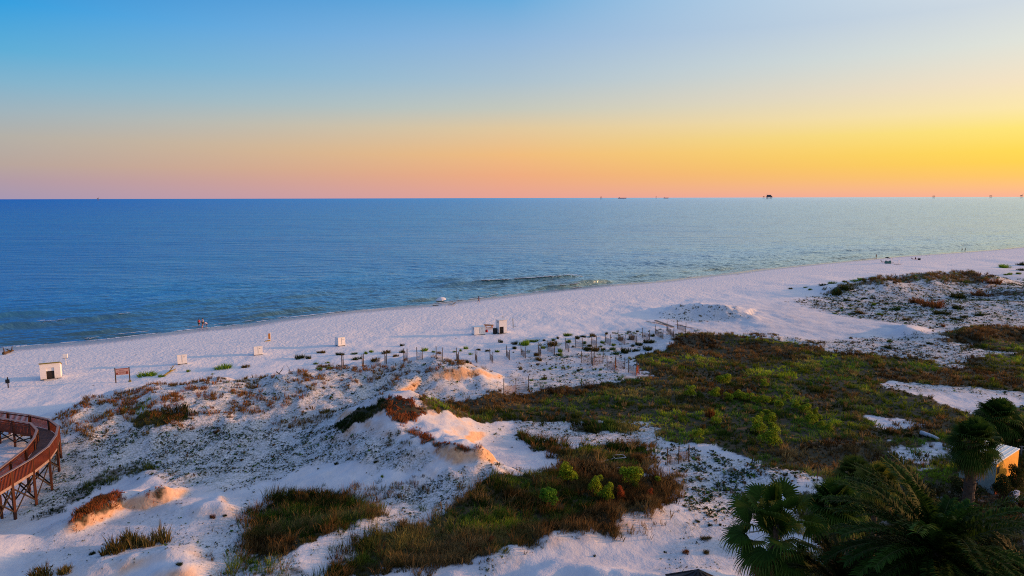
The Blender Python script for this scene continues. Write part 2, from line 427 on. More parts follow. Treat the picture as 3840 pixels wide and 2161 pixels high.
# dune ridges overgrown with brown grass, far right
zone('far1', .72, 3.5, [(2078, 740), (2090, 725), (2150, 712), (2230, 698), (2320, 688), (2400, 685), (2440, 682), (2510, 700), (2500, 718), (2430, 716), (2380, 708), (2290, 714), (2230, 712), (2150, 722), (2130, 738)])
zone('far2', .8, 2.0, [(2350, 868), (2400, 842), (2440, 830), (2520, 822), (2640, 830), (2640, 850), (2500, 860), (2440, 866)])
zone('far3', .7, 1.5, [(2450, 745), (2500, 735), (2600, 735), (2600, 748), (2500, 748)])
zone('streak1', .9, .6, [(832, 1080), (860, 1056), (920, 1024), (978, 1000), (982, 1016), (955, 1040), (915, 1062), (870, 1084)])
zone('streak2', .62, 1.2, [(85, 1308), (150, 1270), (210, 1225), (260, 1195), (330, 1168), (385, 1170), (390, 1182), (320, 1195), (260, 1225), (190, 1265), (110, 1315)])
zone('crest1', .8, .5, [(975, 1003), (1010, 998), (1040, 1015), (1065, 1040), (1045, 1055), (1000, 1062), (965, 1035)])
zone('crest2', .7, .5, [(1010, 1070), (1060, 1085), (1110, 1115), (1160, 1122), (1205, 1130), (1215, 1140), (1150, 1140), (1080, 1118), (1040, 1095)])
zone('crest3', .75, .5, [(170, 1325), (200, 1285), (240, 1250), (290, 1238), (310, 1262), (280, 1280), (230, 1290), (190, 1325)])
zone('br1', .9, 1.2, [(330, 1058), (380, 1035), (470, 1028), (500, 1040), (480, 1056), (400, 1072), (340, 1074)])
zone('br2', .55, 1.2, [(280, 1040), (330, 1015), (380, 1008), (350, 1030), (300, 1050)])
zone('crest4', .6, .5, [(360, 1240), (415, 1225), (430, 1240), (400, 1260), (370, 1250)])
# sparse tuft zones
SP = {}
def spz(name, d, soft, pts): SP[name] = (d, soft, poly_w(pts))
spz('fore', 1.1, 2.0, [(130, 1050), (220, 1005), (300, 985), (450, 962), (560, 955), (700, 942), (850, 925), (1000, 905), (1100, 900), (1200, 918), (1250, 945), (1180, 935), (1080, 950), (1010, 975), (960, 995), (900, 1010), (820, 1060), (600, 1075), (400, 1090), (150, 1100)])
spz('fore2', 1.0, 1.0, [(250, 1000), (500, 975), (560, 1010), (520, 1060), (300, 1085), (240, 1060)])
spz('peak', .25, 1.0, [(860, 1085), (960, 1050), (1020, 1080), (1060, 1120), (1090, 1160), (960, 1175), (860, 1160), (800, 1120)])
spz('strip', .5, 2.0, [(1290, 885), (1400, 850), (1500, 838), (1640, 832), (1760, 830), (1700, 855), (1690, 885), (1600, 890), (1500, 895), (1400, 905), (1300, 910)])
spz('strip2', .3, 1.5, [(1330, 960), (1450, 925), (1560, 940), (1620, 955), (1500, 966), (1400, 978), (1330, 985)])
spz('far', .28, 3.0, [(2080, 742), (2400, 700), (2576, 700), (2700, 720), (2700, 800), (2400, 815), (2300, 800), (2150, 790), (2080, 770)])
spz('far4', .6, 2.0, [(2060, 870), (2200, 855), (2350, 880), (2400, 900), (2300, 905), (2100, 892)])
spz('edge', .55, 1.0, [(1700, 842), (1850, 838), (2060, 862), (2080, 880), (1900, 856)])
spz('mound', .35, 2.0, [(1660, 785), (1700, 768), (1830, 772), (1860, 795), (1760, 800), (1680, 805)])
spz('bl', .22, 1.0, [(560, 1300), (640, 1240), (640, 1420), (400, 1455), (480, 1400), (560, 1380)])
spz('ul', .25, 1.5, [(870, 1225), (1150, 1195), (1180, 1240), (1100, 1290), (980, 1310), (960, 1270)])
spz('toplit', .5, .8, [(830, 1230), (1050, 1215), (1100, 1240), (1060, 1255), (940, 1262), (850, 1248)])
spz('ur', .3, 1.0, [(1700, 1290), (1790, 1260), (1800, 1340), (1740, 1360)])
# creeping ground cover
CR = {}
def crz(name, d, soft, pts): CR[name] = (d, soft, poly_w(pts))
crz('teal', 1.0, 2.0, [(150, 1110), (300, 1080), (500, 1070), (800, 1070), (900, 1090), (990, 1100), (1080, 1140), (1100, 1165), (960, 1180), (800, 1160), (700, 1200), (560, 1225), (430, 1220), (300, 1195), (200, 1240), (100, 1300), (60, 1290)])
crz('fore', .6, 2.0, [(130, 1050), (450, 970), (1000, 915), (1200, 925), (1000, 985), (820, 1070), (150, 1110)])
crz('peakR', .35, 1.5, [(1200, 1065), (1330, 1062), (1420, 1075), (1340, 1095), (1200, 1090)])
crz('ul', 1.0, 1.5, [(980, 1230), (1150, 1190), (1300, 1180), (1200, 1215), (1150, 1260), (1080, 1290), (960, 1330), (860, 1350), (760, 1410), (700, 1450), (560, 1450), (640, 1405), (760, 1385), (940, 1320), (985, 1290)])
crz('ll', .5, 1.5, [(560, 1290), (640, 1240), (640, 1420), (540, 1440), (440, 1350)])
crz('r1', 1.0, 1.5, [(1660, 1150), (1700, 1120), (1900, 1165), (2060, 1210), (1900, 1230), (1850, 1300), (1730, 1300), (1700, 1270), (1730, 1225), (1700, 1195)])
crz('r2', .6, 1.0, [(1180, 1420), (1330, 1370), (1560, 1315), (1700, 1275), (1740, 1290), (1600, 1305), (1400, 1365), (1300, 1400), (1220, 1440)])
crz('strip', .6, 2.0, [(1250, 960), (1330, 900), (1500, 890), (1600, 900), (1620, 955), (1400, 980), (1270, 1000), (1040, 1025), (1100, 1000)])
crz('far', .9, 3.0, [(2060, 742), (2400, 705), (2700, 700), (2700, 860), (2350, 830), (2150, 800), (2000, 760)])
crz('far4', 1.0, 3.0, [(1950, 850), (2200, 850), (2500, 830), (2600, 880), (2600, 1000), (2200, 980), (2400, 930), (2100, 893)])
crz('isle', 1.0, 1.5, [(1290, 1060), (1420, 1065), (1650, 1060), (1670, 1130), (1560, 1120), (1400, 1115), (1330, 1095)])
crz('br', .35, 1.5, [(1730, 1300), (1860, 1290), (1900, 1440), (1700, 1440), (1650, 1380)])
crz('mound', .6, 2.0, [(1650, 790), (1700, 768), (1860, 780), (1900, 800), (1700, 812)])
crz('rims', .3, 1.0, [(80, 1340), (480, 1230), (480, 1290), (600, 1290), (600, 1400), (200, 1440), (60, 1440)])

def field(x, y, zones, seed=40, rough=2.2, wob=.9):
    out = np.zeros_like(x); n = (fbm(x * wob, y * wob, seed, 4) - .5) * rough
    for k, (d, soft, poly) in zones.items():
        if d <= 0: continue
        m = soft + 2.5
        bb = (x > poly[:, 0].min() - m) & (x < poly[:, 0].max() + m) & (y > poly[:, 1].min() - m) & (y < poly[:, 1].max() + m)
        if not bb.any(): continue
        s = sdist(x[bb], y[bb], poly)
        v = d * sstep(-soft * .5, soft * .5, s + n[bb] * soft * .8)
        out[bb] = np.maximum(out[bb], v)
    for k, (d, soft, poly) in zones.items():
        if d >= 0: continue
        m = soft + 2.5
        bb = (x > poly[:, 0].min() - m) & (x < poly[:, 0].max() + m) & (y > poly[:, 1].min() - m) & (y < poly[:, 1].max() + m)
        if not bb.any(): continue
        s = sdist(x[bb], y[bb], poly)
        out[bb] *= 1 + d * sstep(-soft * .5, soft * .5, s + n[bb] * soft * 1.2)
    return out
CLEAR = []          # sand kept free round some things

# ------------------------------------------------------------------ land mesh
def axis(lo, hi, c0, step, grow, far):
    a = [0.0]; st = step
    while a[-1] < far:
        if a[-1] > c0: st *= grow
        a.append(a[-1] + st)
    return np.array(a)
ax = axis(0, 0, 48, .3, 1.018, 900); xs = np.concatenate([-ax[::-1], ax[1:]])
ys = [36.0]; st = .24
while ys[-1] < 1400:
    ys.append(ys[-1] + st); st *= 1.0062 if ys[-1] < 450 else 1.08
yb = [36.0]; st = .4
while yb[-1] > -300:
    yb.append(yb[-1] - st); st *= 1.12
ys = np.array(yb[::-1][:-1] + ys)
Xg, Yg = np.meshgrid(xs, ys)
xf, yf = Xg.ravel(), Yg.ravel()
zf = H(xf, yf)
nx, ny = len(xs), len(ys)
ii = np.arange(nx * ny).reshape(ny, nx)
Fq = np.stack([ii[:-1, :-1], ii[:-1, 1:], ii[1:, 1:], ii[1:, :-1]], -1).reshape(-1, 4)
veg = field(xf, yf, Z)
spv = field(xf, yf, SP, 50); crv = field(xf, yf, CR, 60)
dl = inland(xf, yf)

sand, nt, b = new_mat('sand')
geo = N(nt, 'ShaderNodeNewGeometry')
def noise(scale, det=4, rough=.5, vec=None):
    n = N(nt, 'ShaderNodeTexNoise'); n.inputs['Scale'].default_value = scale; n.inputs['Detail'].default_value = det
    n.inputs['Roughness'].default_value = rough
    L(nt, vec or geo.outputs['Position'], n.inputs['Vector']); return n.outputs['Fac']
def mrange(v, a, b_, c_=0, d_=1):
    n = N(nt, 'ShaderNodeMapRange'); L(nt, v, n.inputs[0])
    for i, q in enumerate((a, b_, c_, d_)): n.inputs[i + 1].default_value = q
    return n.outputs[0]
def mth(op, a, c=None):
    n = N(nt, 'ShaderNodeMath', operation=op)
    for i, v in enumerate((a, c)):
        if v is None: continue
        if isinstance(v, (int, float)): n.inputs[i].default_value = v
        else: L(nt, v, n.inputs[i])
    return n.outputs[0]
def mixn(a, c_, t):
    n = N(nt, 'ShaderNodeMix', data_type='RGBA')
    for s_, v in ((6, a), (7, c_)):
        if isinstance(v, tuple): n.inputs[s_].default_value = (*v, 1)
        else: L(nt, v, n.inputs[s_])
    L(nt, t, n.inputs['Factor']); return n.outputs[2]
def attr(n_): 
    a = N(nt, 'ShaderNodeAttribute', attribute_name=n_); return a.outputs['Fac']
basec = mixn((.53, .54, .60), (.70, .69, .73), mrange(noise(.35, 5), .3, .7))
basec = mixn(basec, (.70, .60, .50), mrange(noise(.9, 3), .55, .8, 0, .25))
# bits of plant litter and small leaves lying on the sand
lit = mth('MULTIPLY', mrange(noise(2.6, 6, .7), .47, .60), attr('creep'))
fine = mth('MULTIPLY', mrange(noise(7.5, 4, .75), .50, .60), attr('creep'))
basec = mixn(basec, (.13, .16, .125), mth('MULTIPLY', lit, .5))
basec = mixn(basec, (.10, .13, .10), mth('MULTIPLY', fine, .75))
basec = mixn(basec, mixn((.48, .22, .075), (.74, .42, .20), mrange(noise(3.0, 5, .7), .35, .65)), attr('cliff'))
basec = mixn(basec, (.84, .80, .81), mth('MULTIPLY', attr('beach'), .75))
soil = mixn((.022, .026, .012), (.07, .05, .028), mrange(noise(1.3, 5), .35, .65))
vv = mth('ADD', attr('veg'), mrange(noise(1.1, 5, .65), .2, .8, -.35, .35))
basec = mixn(basec, soil, mrange(vv, .35, .72))
wet = mixn(basec, (.33, .31, .35), mrange(attr('wet'), 0, 1))
L(nt, wet, b.inputs['Base Color'])
L(nt, mrange(attr('wet'), 0, 1, .85, .22), b.inputs['Roughness'])
L(nt, mrange(attr('wet'), 0, 1, .25, .8), b.inputs['Specular IOR Level'])
# footprints and wind ripples
vo = N(nt, 'ShaderNodeTexVoronoi'); vo.inputs['Scale'].default_value = 1.5; vo.feature = 'SMOOTH_F1'
L(nt, geo.outputs['Position'], vo.inputs['Vector'])
hgt = mth('ADD', mth('MULTIPLY', noise(2.2, 4, .55), .9), mth('MULTIPLY', vo.outputs['Distance'], .35))
hgt = mth('ADD', hgt, mth('MULTIPLY', noise(9, 3), .18))
bp = N(nt, 'ShaderNodeBump'); bp.inputs['Distance'].default_value = .16
L(nt, attr('trod'), bp.inputs['Strength'])
L(nt, hgt, bp.inputs['Height']); L(nt, bp.outputs[0], b.inputs['Normal'])
trod = .45 + .55 * sstep(2, 6, dl) * (1 - sstep(30, 48, dl)) 
trod = np.clip(trod + .3 * spv, 0, 1)
# steep broken faces bare older tan sand; low-sun orange is mixed into its colour
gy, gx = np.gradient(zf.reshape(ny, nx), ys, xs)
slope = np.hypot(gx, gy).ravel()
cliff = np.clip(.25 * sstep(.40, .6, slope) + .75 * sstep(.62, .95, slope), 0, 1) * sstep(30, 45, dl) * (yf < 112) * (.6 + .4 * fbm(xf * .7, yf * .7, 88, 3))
print('slope pct', np.percentile(slope[(dl > 30)], [50, 90, 99, 99.9]))
wetv = 1 - sstep(2.5, 8.5, dl + (fbm(xf * .25, yf * .25, 77, 3) - .5) * 2)
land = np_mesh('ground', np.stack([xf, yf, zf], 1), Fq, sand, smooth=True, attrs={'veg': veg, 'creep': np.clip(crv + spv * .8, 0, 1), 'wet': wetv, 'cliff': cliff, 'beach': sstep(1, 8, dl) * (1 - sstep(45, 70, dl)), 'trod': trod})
tag(land, 'white dune sand with hollows, ridges and a trodden beach', None, None, 'structure')

# ------------------------------------------------------------------ sea
sg = [0.0]; st = 2.0
while sg[-1] < 120000:
    sg.append(sg[-1] + st); st *= 1.0 if sg[-1] < 420 else 1.12
ng = [0.0]; st = 2.0
while ng[-1] < 120000:
    ng.append(ng[-1] + st); st *= 1.0 if ng[-1] < 60 else 1.12
ss = np.array([-v for v in ng[::-1]] + sg[1:]) - 20
tg = [-12.0]; st = .3
while tg[-1] < 150000:
    tg.append(tg[-1] + st); st *= 1.0 if tg[-1] < 42 else 1.045
tg = np.array(tg)
Sg, Tg = np.meshgrid(ss, tg); sf, tf = Sg.ravel(), Tg.ravel()      # tf: distance offshore of the mean shoreline
st0 = np.interp(sf, _ss, _tt)
tabs = tf + st0
zw = np.zeros_like(sf)
near = (1 - sstep(60, 260, tf))
def wob(s, k, a): return (vnoise(s * k, s * 0 + 3, int(a * 10) + 1) - .5) * a
# small wind waves running with the shore, stronger near it
for lam, amp, sd_ in ((1.9, .055, 1), (3.1, .09, 2), (6.3, .16, 3)):
    ph = tf * 2 * PI / lam + 5 * fbm(sf * .03, tf * .12, 60 + sd_, 3) * 2.2
    zw += amp * np.sin(ph) * (.35 + 1.1 * fbm(sf * .05, tf * .08, 90 + sd_, 2)) * (1 - sstep(24 + lam * 8, 60 + lam * 14, tf))
# the bigger crests seen in the photo
WAVES = [([(-120, 812), (0, 803), (60, 799), (130, 795), (210, 792)], .85, 1.0), ([(-120, 838), (0, 831), (90, 822), (190, 812), (330, 799), (430, 792)], .6, .9),
         ([(1030, 715), (1090, 711), (1150, 707), (1200, 703)], .6, .8), ([(1080, 724), (1130, 721), (1188, 716), (1280, 711), (1400, 704), (1465, 697)], .65, .8),
         ([(1340, 730), (1400, 727), (1440, 723), (1480, 717), (1560, 708)], .6, .7), ([(640, 758), (760, 748), (860, 738)], .5, 1.1), ([(540, 812), (700, 790), (850, 772)], .42, .9),
         ([(1560, 700), (1700, 690), (1850, 676)], .4, .8), ([(1900, 668), (2050, 655), (2200, 645)], .45, .9), ([(950, 772), (1060, 757), (1150, 750)], .3, .5),
         ([(2000, 640), (2150, 632), (2300, 628)], .4, .9), ([(1750, 684), (1850, 678), (1980, 664)], .3, .6), ([(2280, 628), (2400, 620), (2540, 612)], .35, .9), ([(300, 775), (420, 768), (560, 760)], .45, 1.2),
         ([(0, 855), (200, 842), (420, 826)], .3, .6), ([(100, 862), (300, 846), (460, 830)], .18, .35), ([(1300, 738), (1400, 724), (1520, 714)], .22, .4)]
WPOLY = []
for pts, amp, wd in WAVES:
    q = np.array([P(a, b_, SEA)[:2] for a, b_ in pts])
    s_ = q[:, 0] * CT + q[:, 1] * ST; t_ = -q[:, 0] * ST + q[:, 1] * CT
    WPOLY.append((s_, t_, amp, wd))
    o_ = np.argsort(s_); s_, t_ = s_[o_], t_[o_]
    tc_ = np.interp(sf, s_, t_) + (fbm(sf * .25, sf * 0, 7, 2) - .5) * .8
    dt = tabs - tc_
    fall = sstep(s_[0] - 1, s_[0] + 9, sf) * (1 - sstep(s_[-1] - 9, s_[-1] + 1, sf))
    prof = np.where(dt < 0, np.exp(-(dt / (wd * 1.5)) ** 2), np.exp(-(dt / (wd * 4.5)) ** 2))
    zw += 1.9 * amp * prof * fall
zw *= sstep(-1.0, 2.5, tf) * .9 + .1
xw = sf * CT - tabs * ST; yw = sf * ST + tabs * CT
nn, mm = len(ss), len(tg)
jj = np.arange(nn * mm).reshape(mm, nn)
Fs = np.stack([jj[:-1, :-1], jj[:-1, 1:], jj[1:, 1:], jj[1:, :-1]], -1).reshape(-1, 4)
wm, nt, b = new_mat('sea_water')
geo = N(nt, 'ShaderNodeNewGeometry')
off = attr('off')
deep = mixn((.0, .085, .26), (.0, .13, .28), mrange(noise(.012, 3), .35, .65))
deep = mixn((.0, .04, .27), deep, mrange(attr('far'), 0, 1, 1, 0))
wc = mixn((.014, .058, .068), deep, mrange(off, 2, 45))
L(nt, wc, b.inputs['Base Color'])
b.inputs['Roughness'].default_value = .6; b.inputs['IOR'].default_value = 1.33
b.inputs['Specular IOR Level'].default_value = 0.0
mp = N(nt, 'ShaderNodeMapping'); mp.inputs['Rotation'].default_value = (0, 0, -TH); mp.inputs['Scale'].default_value = (.45, 1.3, 1)
L(nt, geo.outputs['Position'], mp.inputs[0])
h1 = noise(.5, 5, .6, mp.outputs[0]); h2 = noise(.05, 6, .6, mp.outputs[0]); h3 = noise(.006, 6, .65, mp.outputs[0])
hh = mth('ADD', mth('MULTIPLY', h1, .6), mth('ADD', mth('MULTIPLY', h2, 3.0), mth('MULTIPLY', h3, 12.0)))
bp = N(nt, 'ShaderNodeBump'); bp.inputs['Distance'].default_value = 1.0; bp.inputs['Strength'].default_value = 1.0
L(nt, hh, bp.inputs['Height'])
# the swell runs onshore: the shoreward faces of the waves are the steeper ones
va = N(nt, 'ShaderNodeVectorMath', operation='ADD'); L(nt, bp.outputs[0], va.inputs[0]); va.inputs[1].default_value = (ST * .26, -CT * .26, 0)
vn = N(nt, 'ShaderNodeVectorMath', operation='NORMALIZE'); L(nt, va.outputs[0], vn.inputs[0])
L(nt, vn.outputs[0], b.inputs['Normal'])
gl = N(nt, 'ShaderNodeBsdfGlossy'); gl.distribution = 'MULTI_GGX'; gl.inputs['Roughness'].default_value = .2; gl.inputs['Color'].default_value = (.86, .98, 1, 1)
L(nt, vn.outputs[0], gl.inputs['Normal'])
fr = N(nt, 'ShaderNodeFresnel'); fr.inputs[0].default_value = 1.9; L(nt, bp.outputs[0], fr.inputs['Normal'])
ms = N(nt, 'ShaderNodeMixShader'); L(nt, mth('MINIMUM', mth('ADD', mth('MULTIPLY', fr.outputs[0], 1.2), .03), .76), ms.inputs[0])
L(nt, b.outputs[0], ms.inputs[1]); L(nt, gl.outputs[0], ms.inputs[2]); L(nt, ms.outputs[0], nt.nodes['Material Output'].inputs[0])
sea = np_mesh('sea', np.stack([xw, yw, SEA + zw], 1), Fs, wm, smooth=True, attrs={'off': tf, 'far': sstep(200, 3000, tf)})
tag(sea, 'calm blue gulf water with small waves running along the shore', None, None, 'structure')

# foam lines: thin broken sheets of bubbles lying on the crests and the water's edge
fm = mat('foam', (.78, .78, .80), .6, .1, 6, .3)
fv, ff = [], []
def foam_strip(s0, s1, tfun, w, gap, seed, zoff=.03):
    n = int((s1 - s0) / .35)
    for i in range(n):
        s = s0 + i * .35
        a = vnoise(np.array([s * .55]), np.array([seed * 3.1]), seed)[0] - gap
        if a <= 0: continue
        ww = w * min(1, a * 3) * (.5 + random.random())
        t = tfun(s + .0) + random.uniform(-.08, .08)
        q = []
        for ds, dt in ((-.26, -ww / 2), (.26, -ww / 2), (.26, ww / 2), (-.26, ww / 2)):
            s_, t_ = s + ds, t + dt
            x, y = s_ * CT - t_ * ST, s_ * ST + t_ * CT
            q.append((x, y))
        z = zfun_w(s, t) + zoff
        b0 = len(fv)
        for (x, y) in q: fv.append((x, y, z + random.uniform(0, .03)))
        ff.append((b0, b0 + 1, b0 + 2, b0 + 3))
zgrid = (SEA + zw).reshape(mm, nn)
def zfun_w(s, t):
    t0 = float(np.interp(s, _ss, _tt)); tt_ = t - t0
    i = int(np.clip(np.searchsorted(tg, tt_) - 1, 0, mm - 2)); j = int(np.clip(np.searchsorted(ss, s) - 1, 0, nn - 2))
    return float(max(zgrid[i, j], zgrid[i + 1, j], zgrid[i, j + 1], zgrid[i + 1, j + 1]))
for k, (s_, t_, amp, wd) in enumerate(WPOLY):
    if k in (3,): foam_strip(s_[2], s_[-1], lambda s, a=s_, c_=t_: float(np.interp(s, a, c_)) - .5, 1.1, .15, 3 + k, .06)
    if k in (4,): foam_strip(s_[1], s_[3], lambda s, a=s_, c_=t_: float(np.interp(s, a, c_)) - .4, .8, .3, 3 + k, .06)
    if k in (1,): foam_strip(s_[2], s_[4], lambda s, a=s_, c_=t_: float(np.interp(s, a, c_)) - .4, .5, .4, 3 + k, .06)
foam_strip(_ss[0], 300, lambda s: float(shore_t(np.array([s]))[0]) + .5, .6, .36, 31, .05)
foam_strip(_ss[0], 300, lambda s: float(shore_t(np.array([s]))[0]) + 1.6 + 1.2 * math.sin(s * .07), .3, .5, 37, .05)
fo = np_mesh('foam', fv, ff, fm)
tag(fo, 'thin broken white foam on the small breakers and along the waterline', None, None, 'stuff')

# wrack, shells and bits of dead leaf lying about the beach
rg = np.random.default_rng(5); n = 5200
bx = rg.uniform(-110, 300, n); by = rg.uniform(60, 360, n); dd = inland(bx, by)
k = (dd > 1.5) & (dd < 75) & (np.abs(bx) < by * .78) & (rg.random(n) < np.where((dd > 4) & (dd < 6.5), 1.0, .30) * (.25 + sstep(.45, .7, fbm(bx * .12, by * .12, 61, 3))))
bx, by = bx[k], by[k]; n = len(bx); bz = H(bx, by)
sz = rg.uniform(.04, .16, n) * (1 + by / 200); an = rg.uniform(0, PI, n); ca, sa = np.cos(an) * sz, np.sin(an) * sz; q = rg.uniform(.15, .45, n)
Vw = np.stack([np.stack([bx - ca, by - sa, bz], 1), np.stack([bx + sa * q, by - ca * q, bz + sz * .25], 1), np.stack([bx + ca, by + sa, bz + .01], 1), np.stack([bx - sa * q, by + ca * q, bz + sz * .3], 1)], 1).reshape(-1, 3)
tag(np_mesh('beach_litter', Vw, np.arange(len(Vw)).reshape(-1, 4), mat('dry_weed', (.10, .08, .06), .9, .5, 3, 0)), 'small dark bits of dry weed and shell strewn on the beach', None, None, 'stuff')
# ------------------------------------------------------------------ grass and leaves
PM = plant_mat('plant_leaf')
def blade_mesh(name, base, h, w, lean, col, parent=None, bend=.45, mat_=None):
    """one bent blade per row: two triangles up, tip leaning; base (n,3)"""
    n = len(base)
    ang = np.random.default_rng(len(base) + 3).uniform(0, PI, n)
    side = np.stack([np.cos(ang), np.sin(ang), np.zeros(n)], 1) * (w[:, None] * .5)
    up = np.stack([np.zeros(n), np.zeros(n), h], 1)
    ln = np.concatenate([lean, np.zeros((n, 1))], 1)
    mid = base + up * .62 + ln * bend
    tip = base + up * (1.0 - .25 * np.clip(np.hypot(lean[:, 0], lean[:, 1]) / (h + 1e-6), 0, 1.5))[:, None] + ln
    V = np.stack([base - side, base + side, mid + side * .7, mid - side * .7, tip], 1).reshape(-1, 3)
    i = np.arange(n) * 5
    F = np.concatenate([np.stack([i, i + 1, i + 2], 1), np.stack([i, i + 2, i + 3], 1), np.stack([i + 3, i + 2, i + 4], 1)], 0)
    C = np.repeat(col, 5, 0)
    C[4::5] *= 1.25
    return np_mesh(name, V, F, mat_ or PM, parent, col=np.clip(C, 0, 1))

GREEN = np.array([.055, .130, .012]); LIME = np.array([.24, .33, .020]); BROWN = np.array([.145, .080, .026]); STRAW = np.array([.32, .22, .09])
DARKG = np.array([.012, .028, .008]); OLIVE = np.array([.085, .090, .020]); RED = np.array([.30, .075, .025]); TEAL = np.array([.030, .060, .030])

def scatter(zone, per_m2, margin=2.5, seed=1):
    d, soft, poly = zone
    rg = np.random.default_rng(seed)
    x0, y0 = poly.min(0) - margin; x1, y1 = poly.max(0) + margin
    x1 = min(x1, 330); 
    n = int((x1 - x0) * (y1 - y0) * per_m2)
    x = rg.uniform(x0, x1, n); y = rg.uniform(y0, y1, n)
    vis = (np.abs(x) < y * .80 + 6) & (y > 38)
    return x[vis], y[vis]

def region_mask(pts, soft=3):
    q = poly_w(pts)
    return lambda x, y: sstep(-soft, soft, sdist(x, y, q) + (fbm(x * .3, y * .3, 91, 3) - .5) * soft * 2)
LIMEZ = [region_mask([(1880, 925), (1950, 912), (2050, 920), (2060, 945), (1960, 958), (1880, 950)], 2.5), region_mask([(2180, 985), (2260, 995), (2380, 1030), (2400, 1060), (2300, 1045), (2200, 1015)], 2.5),
         region_mask([(2470, 900), (2600, 890), (2600, 930), (2500, 930)], 2)]
GREENZ = [region_mask([(1300, 1030), (1500, 1010), (1750, 1000), (2000, 1010), (2150, 1060), (2100, 1100), (1900, 1100), (1700, 1070), (1500, 1050), (1330, 1052)], 4), region_mask([(1750, 930), (2150, 900), (2350, 930), (2200, 950), (1800, 960)], 4),
          region_mask([(700, 1270), (900, 1265), (930, 1300), (780, 1345), (690, 1330)], 1.2), region_mask([(1250, 1280), (1420, 1240), (1500, 1280), (1400, 1320), (1200, 1340)], 1.5)]
BROWNZ = [region_mask([(1060, 1020), (1300, 985), (1500, 970), (1520, 985), (1300, 1010), (1100, 1035)], 2), region_mask([(1660, 870), (1750, 845), (2050, 870), (2080, 890), (1850, 900), (1680, 895)], 3), region_mask([(1940, 1130), (2200, 1100), (2250, 1200), (2000, 1190)], 4),
          region_mask([(2350, 860), (2600, 820), (2600, 860), (2400, 865)], 3), region_mask([(1400, 1175), (1720, 1200), (1700, 1290), (1400, 1340), (1560, 1240)], 1.5), region_mask([(870, 1380), (1200, 1350), (1200, 1420), (950, 1440)], 2), region_mask([(620, 1390), (700, 1360), (740, 1400), (640, 1410)], 1.5),
          region_mask([(2190, 930), (2400, 930), (2560, 960), (2400, 975), (2200, 955)], 3)]
DARKZ = [region_mask([(1470, 1065), (1640, 1070), (1640, 1090), (1460, 1088)], 1)]

def grass_colour(x, y, rg, brown_bias=0):
    n = len(x)
    g = np.zeros(n); br = np.zeros(n); li = np.zeros(n)
    for f in GREENZ: g = np.maximum(g, f(x, y))
    for f in BROWNZ: br = np.maximum(br, f(x, y))
    for f in LIMEZ: li = np.maximum(li, f(x, y))
    mixn_ = fbm(x * .13, y * .13, 5, 4) * .7 + fbm(x * .3, y * .45, 6, 3) * .5 + br * .28 - g * .22 + brown_bias
    k = sstep(.55, .78, mixn_)[:, None]
    c = (OLIVE * .5 + GREEN * 1.0) * (1 - k) + BROWN * k
    gg = sstep(.42, .60, fbm(x * .25, y * .25, 15, 3))[:, None] * (1 - k)
    c = c * (1 - gg * .6) + GREEN * gg * .7
    c = c * (1 - li[:, None] * .85) + LIME * 1.1 * li[:, None] * .85
    yl = sstep(.55, .70, fbm(x * .11 + 9, y * .2, 35, 3))[:, None] * (1 - k); c = c * (1 - yl * .6) + LIME * .8 * yl
    go = sstep(.56, .70, fbm(x * .14, y * .3 + 5, 36, 3))[:, None]; c = c * (1 - go * .5) + STRAW * .55 * go
    # dark-leaved spots and dead straw
    dk = sstep(.54, .68, fbm(x * .16, y * .28, 25, 3))[:, None]
    c = c * (1 - .6 * dk)
    st = (rg.random(n) < .10 + .10 * br)[:, None] & (li[:, None] < .5)
    c = np.where(st, STRAW * rg.uniform(.5, 1.1, (n, 1)), c)
    return c * rg.uniform(.78, 1.25, (n, 1))

def tufts(x, y, nb, hmin, hmax, spread, wid, col, rg, hs=None, lean_dir=None):
    """expand tuft centres to blades"""
    n = len(x)
    hx = rg.uniform(hmin, hmax, n) if hs is None else hs
    X = np.repeat(x, nb) ; Y = np.repeat(y, nb); HH = np.repeat(hx, nb) * rg.uniform(.55, 1.1, n * nb)
    a = rg.uniform(0, 2 * PI, n * nb); r = spread * np.sqrt(rg.random(n * nb)) * np.repeat(hx / hmax, nb)
    X = X + np.cos(a) * r; Y = Y + np.sin(a) * r
    ln = np.stack([np.cos(a), np.sin(a)], 1) * (HH * rg.uniform(.15, .75, n * nb))[:, None]
    if lean_dir is not None: ln = ln + np.array(lean_dir) * HH[:, None]
    Z0 = H(X, Y) - .03
    C = np.repeat(col, nb, 0) * rg.uniform(.7, 1.3, (n * nb, 1))
    return np.stack([X, Y, Z0], 1), HH, np.full(n * nb, wid) * rg.uniform(.6, 1.3, n * nb), ln, C

class Acc:
    def __init__(s): s.p = []
    def add(s, t): s.p.append(t)
    def build(s, name, **k):
        q = [np.concatenate([t[i] for t in s.p]) for i in range(5)]
        return blade_mesh(name, *q, **k)

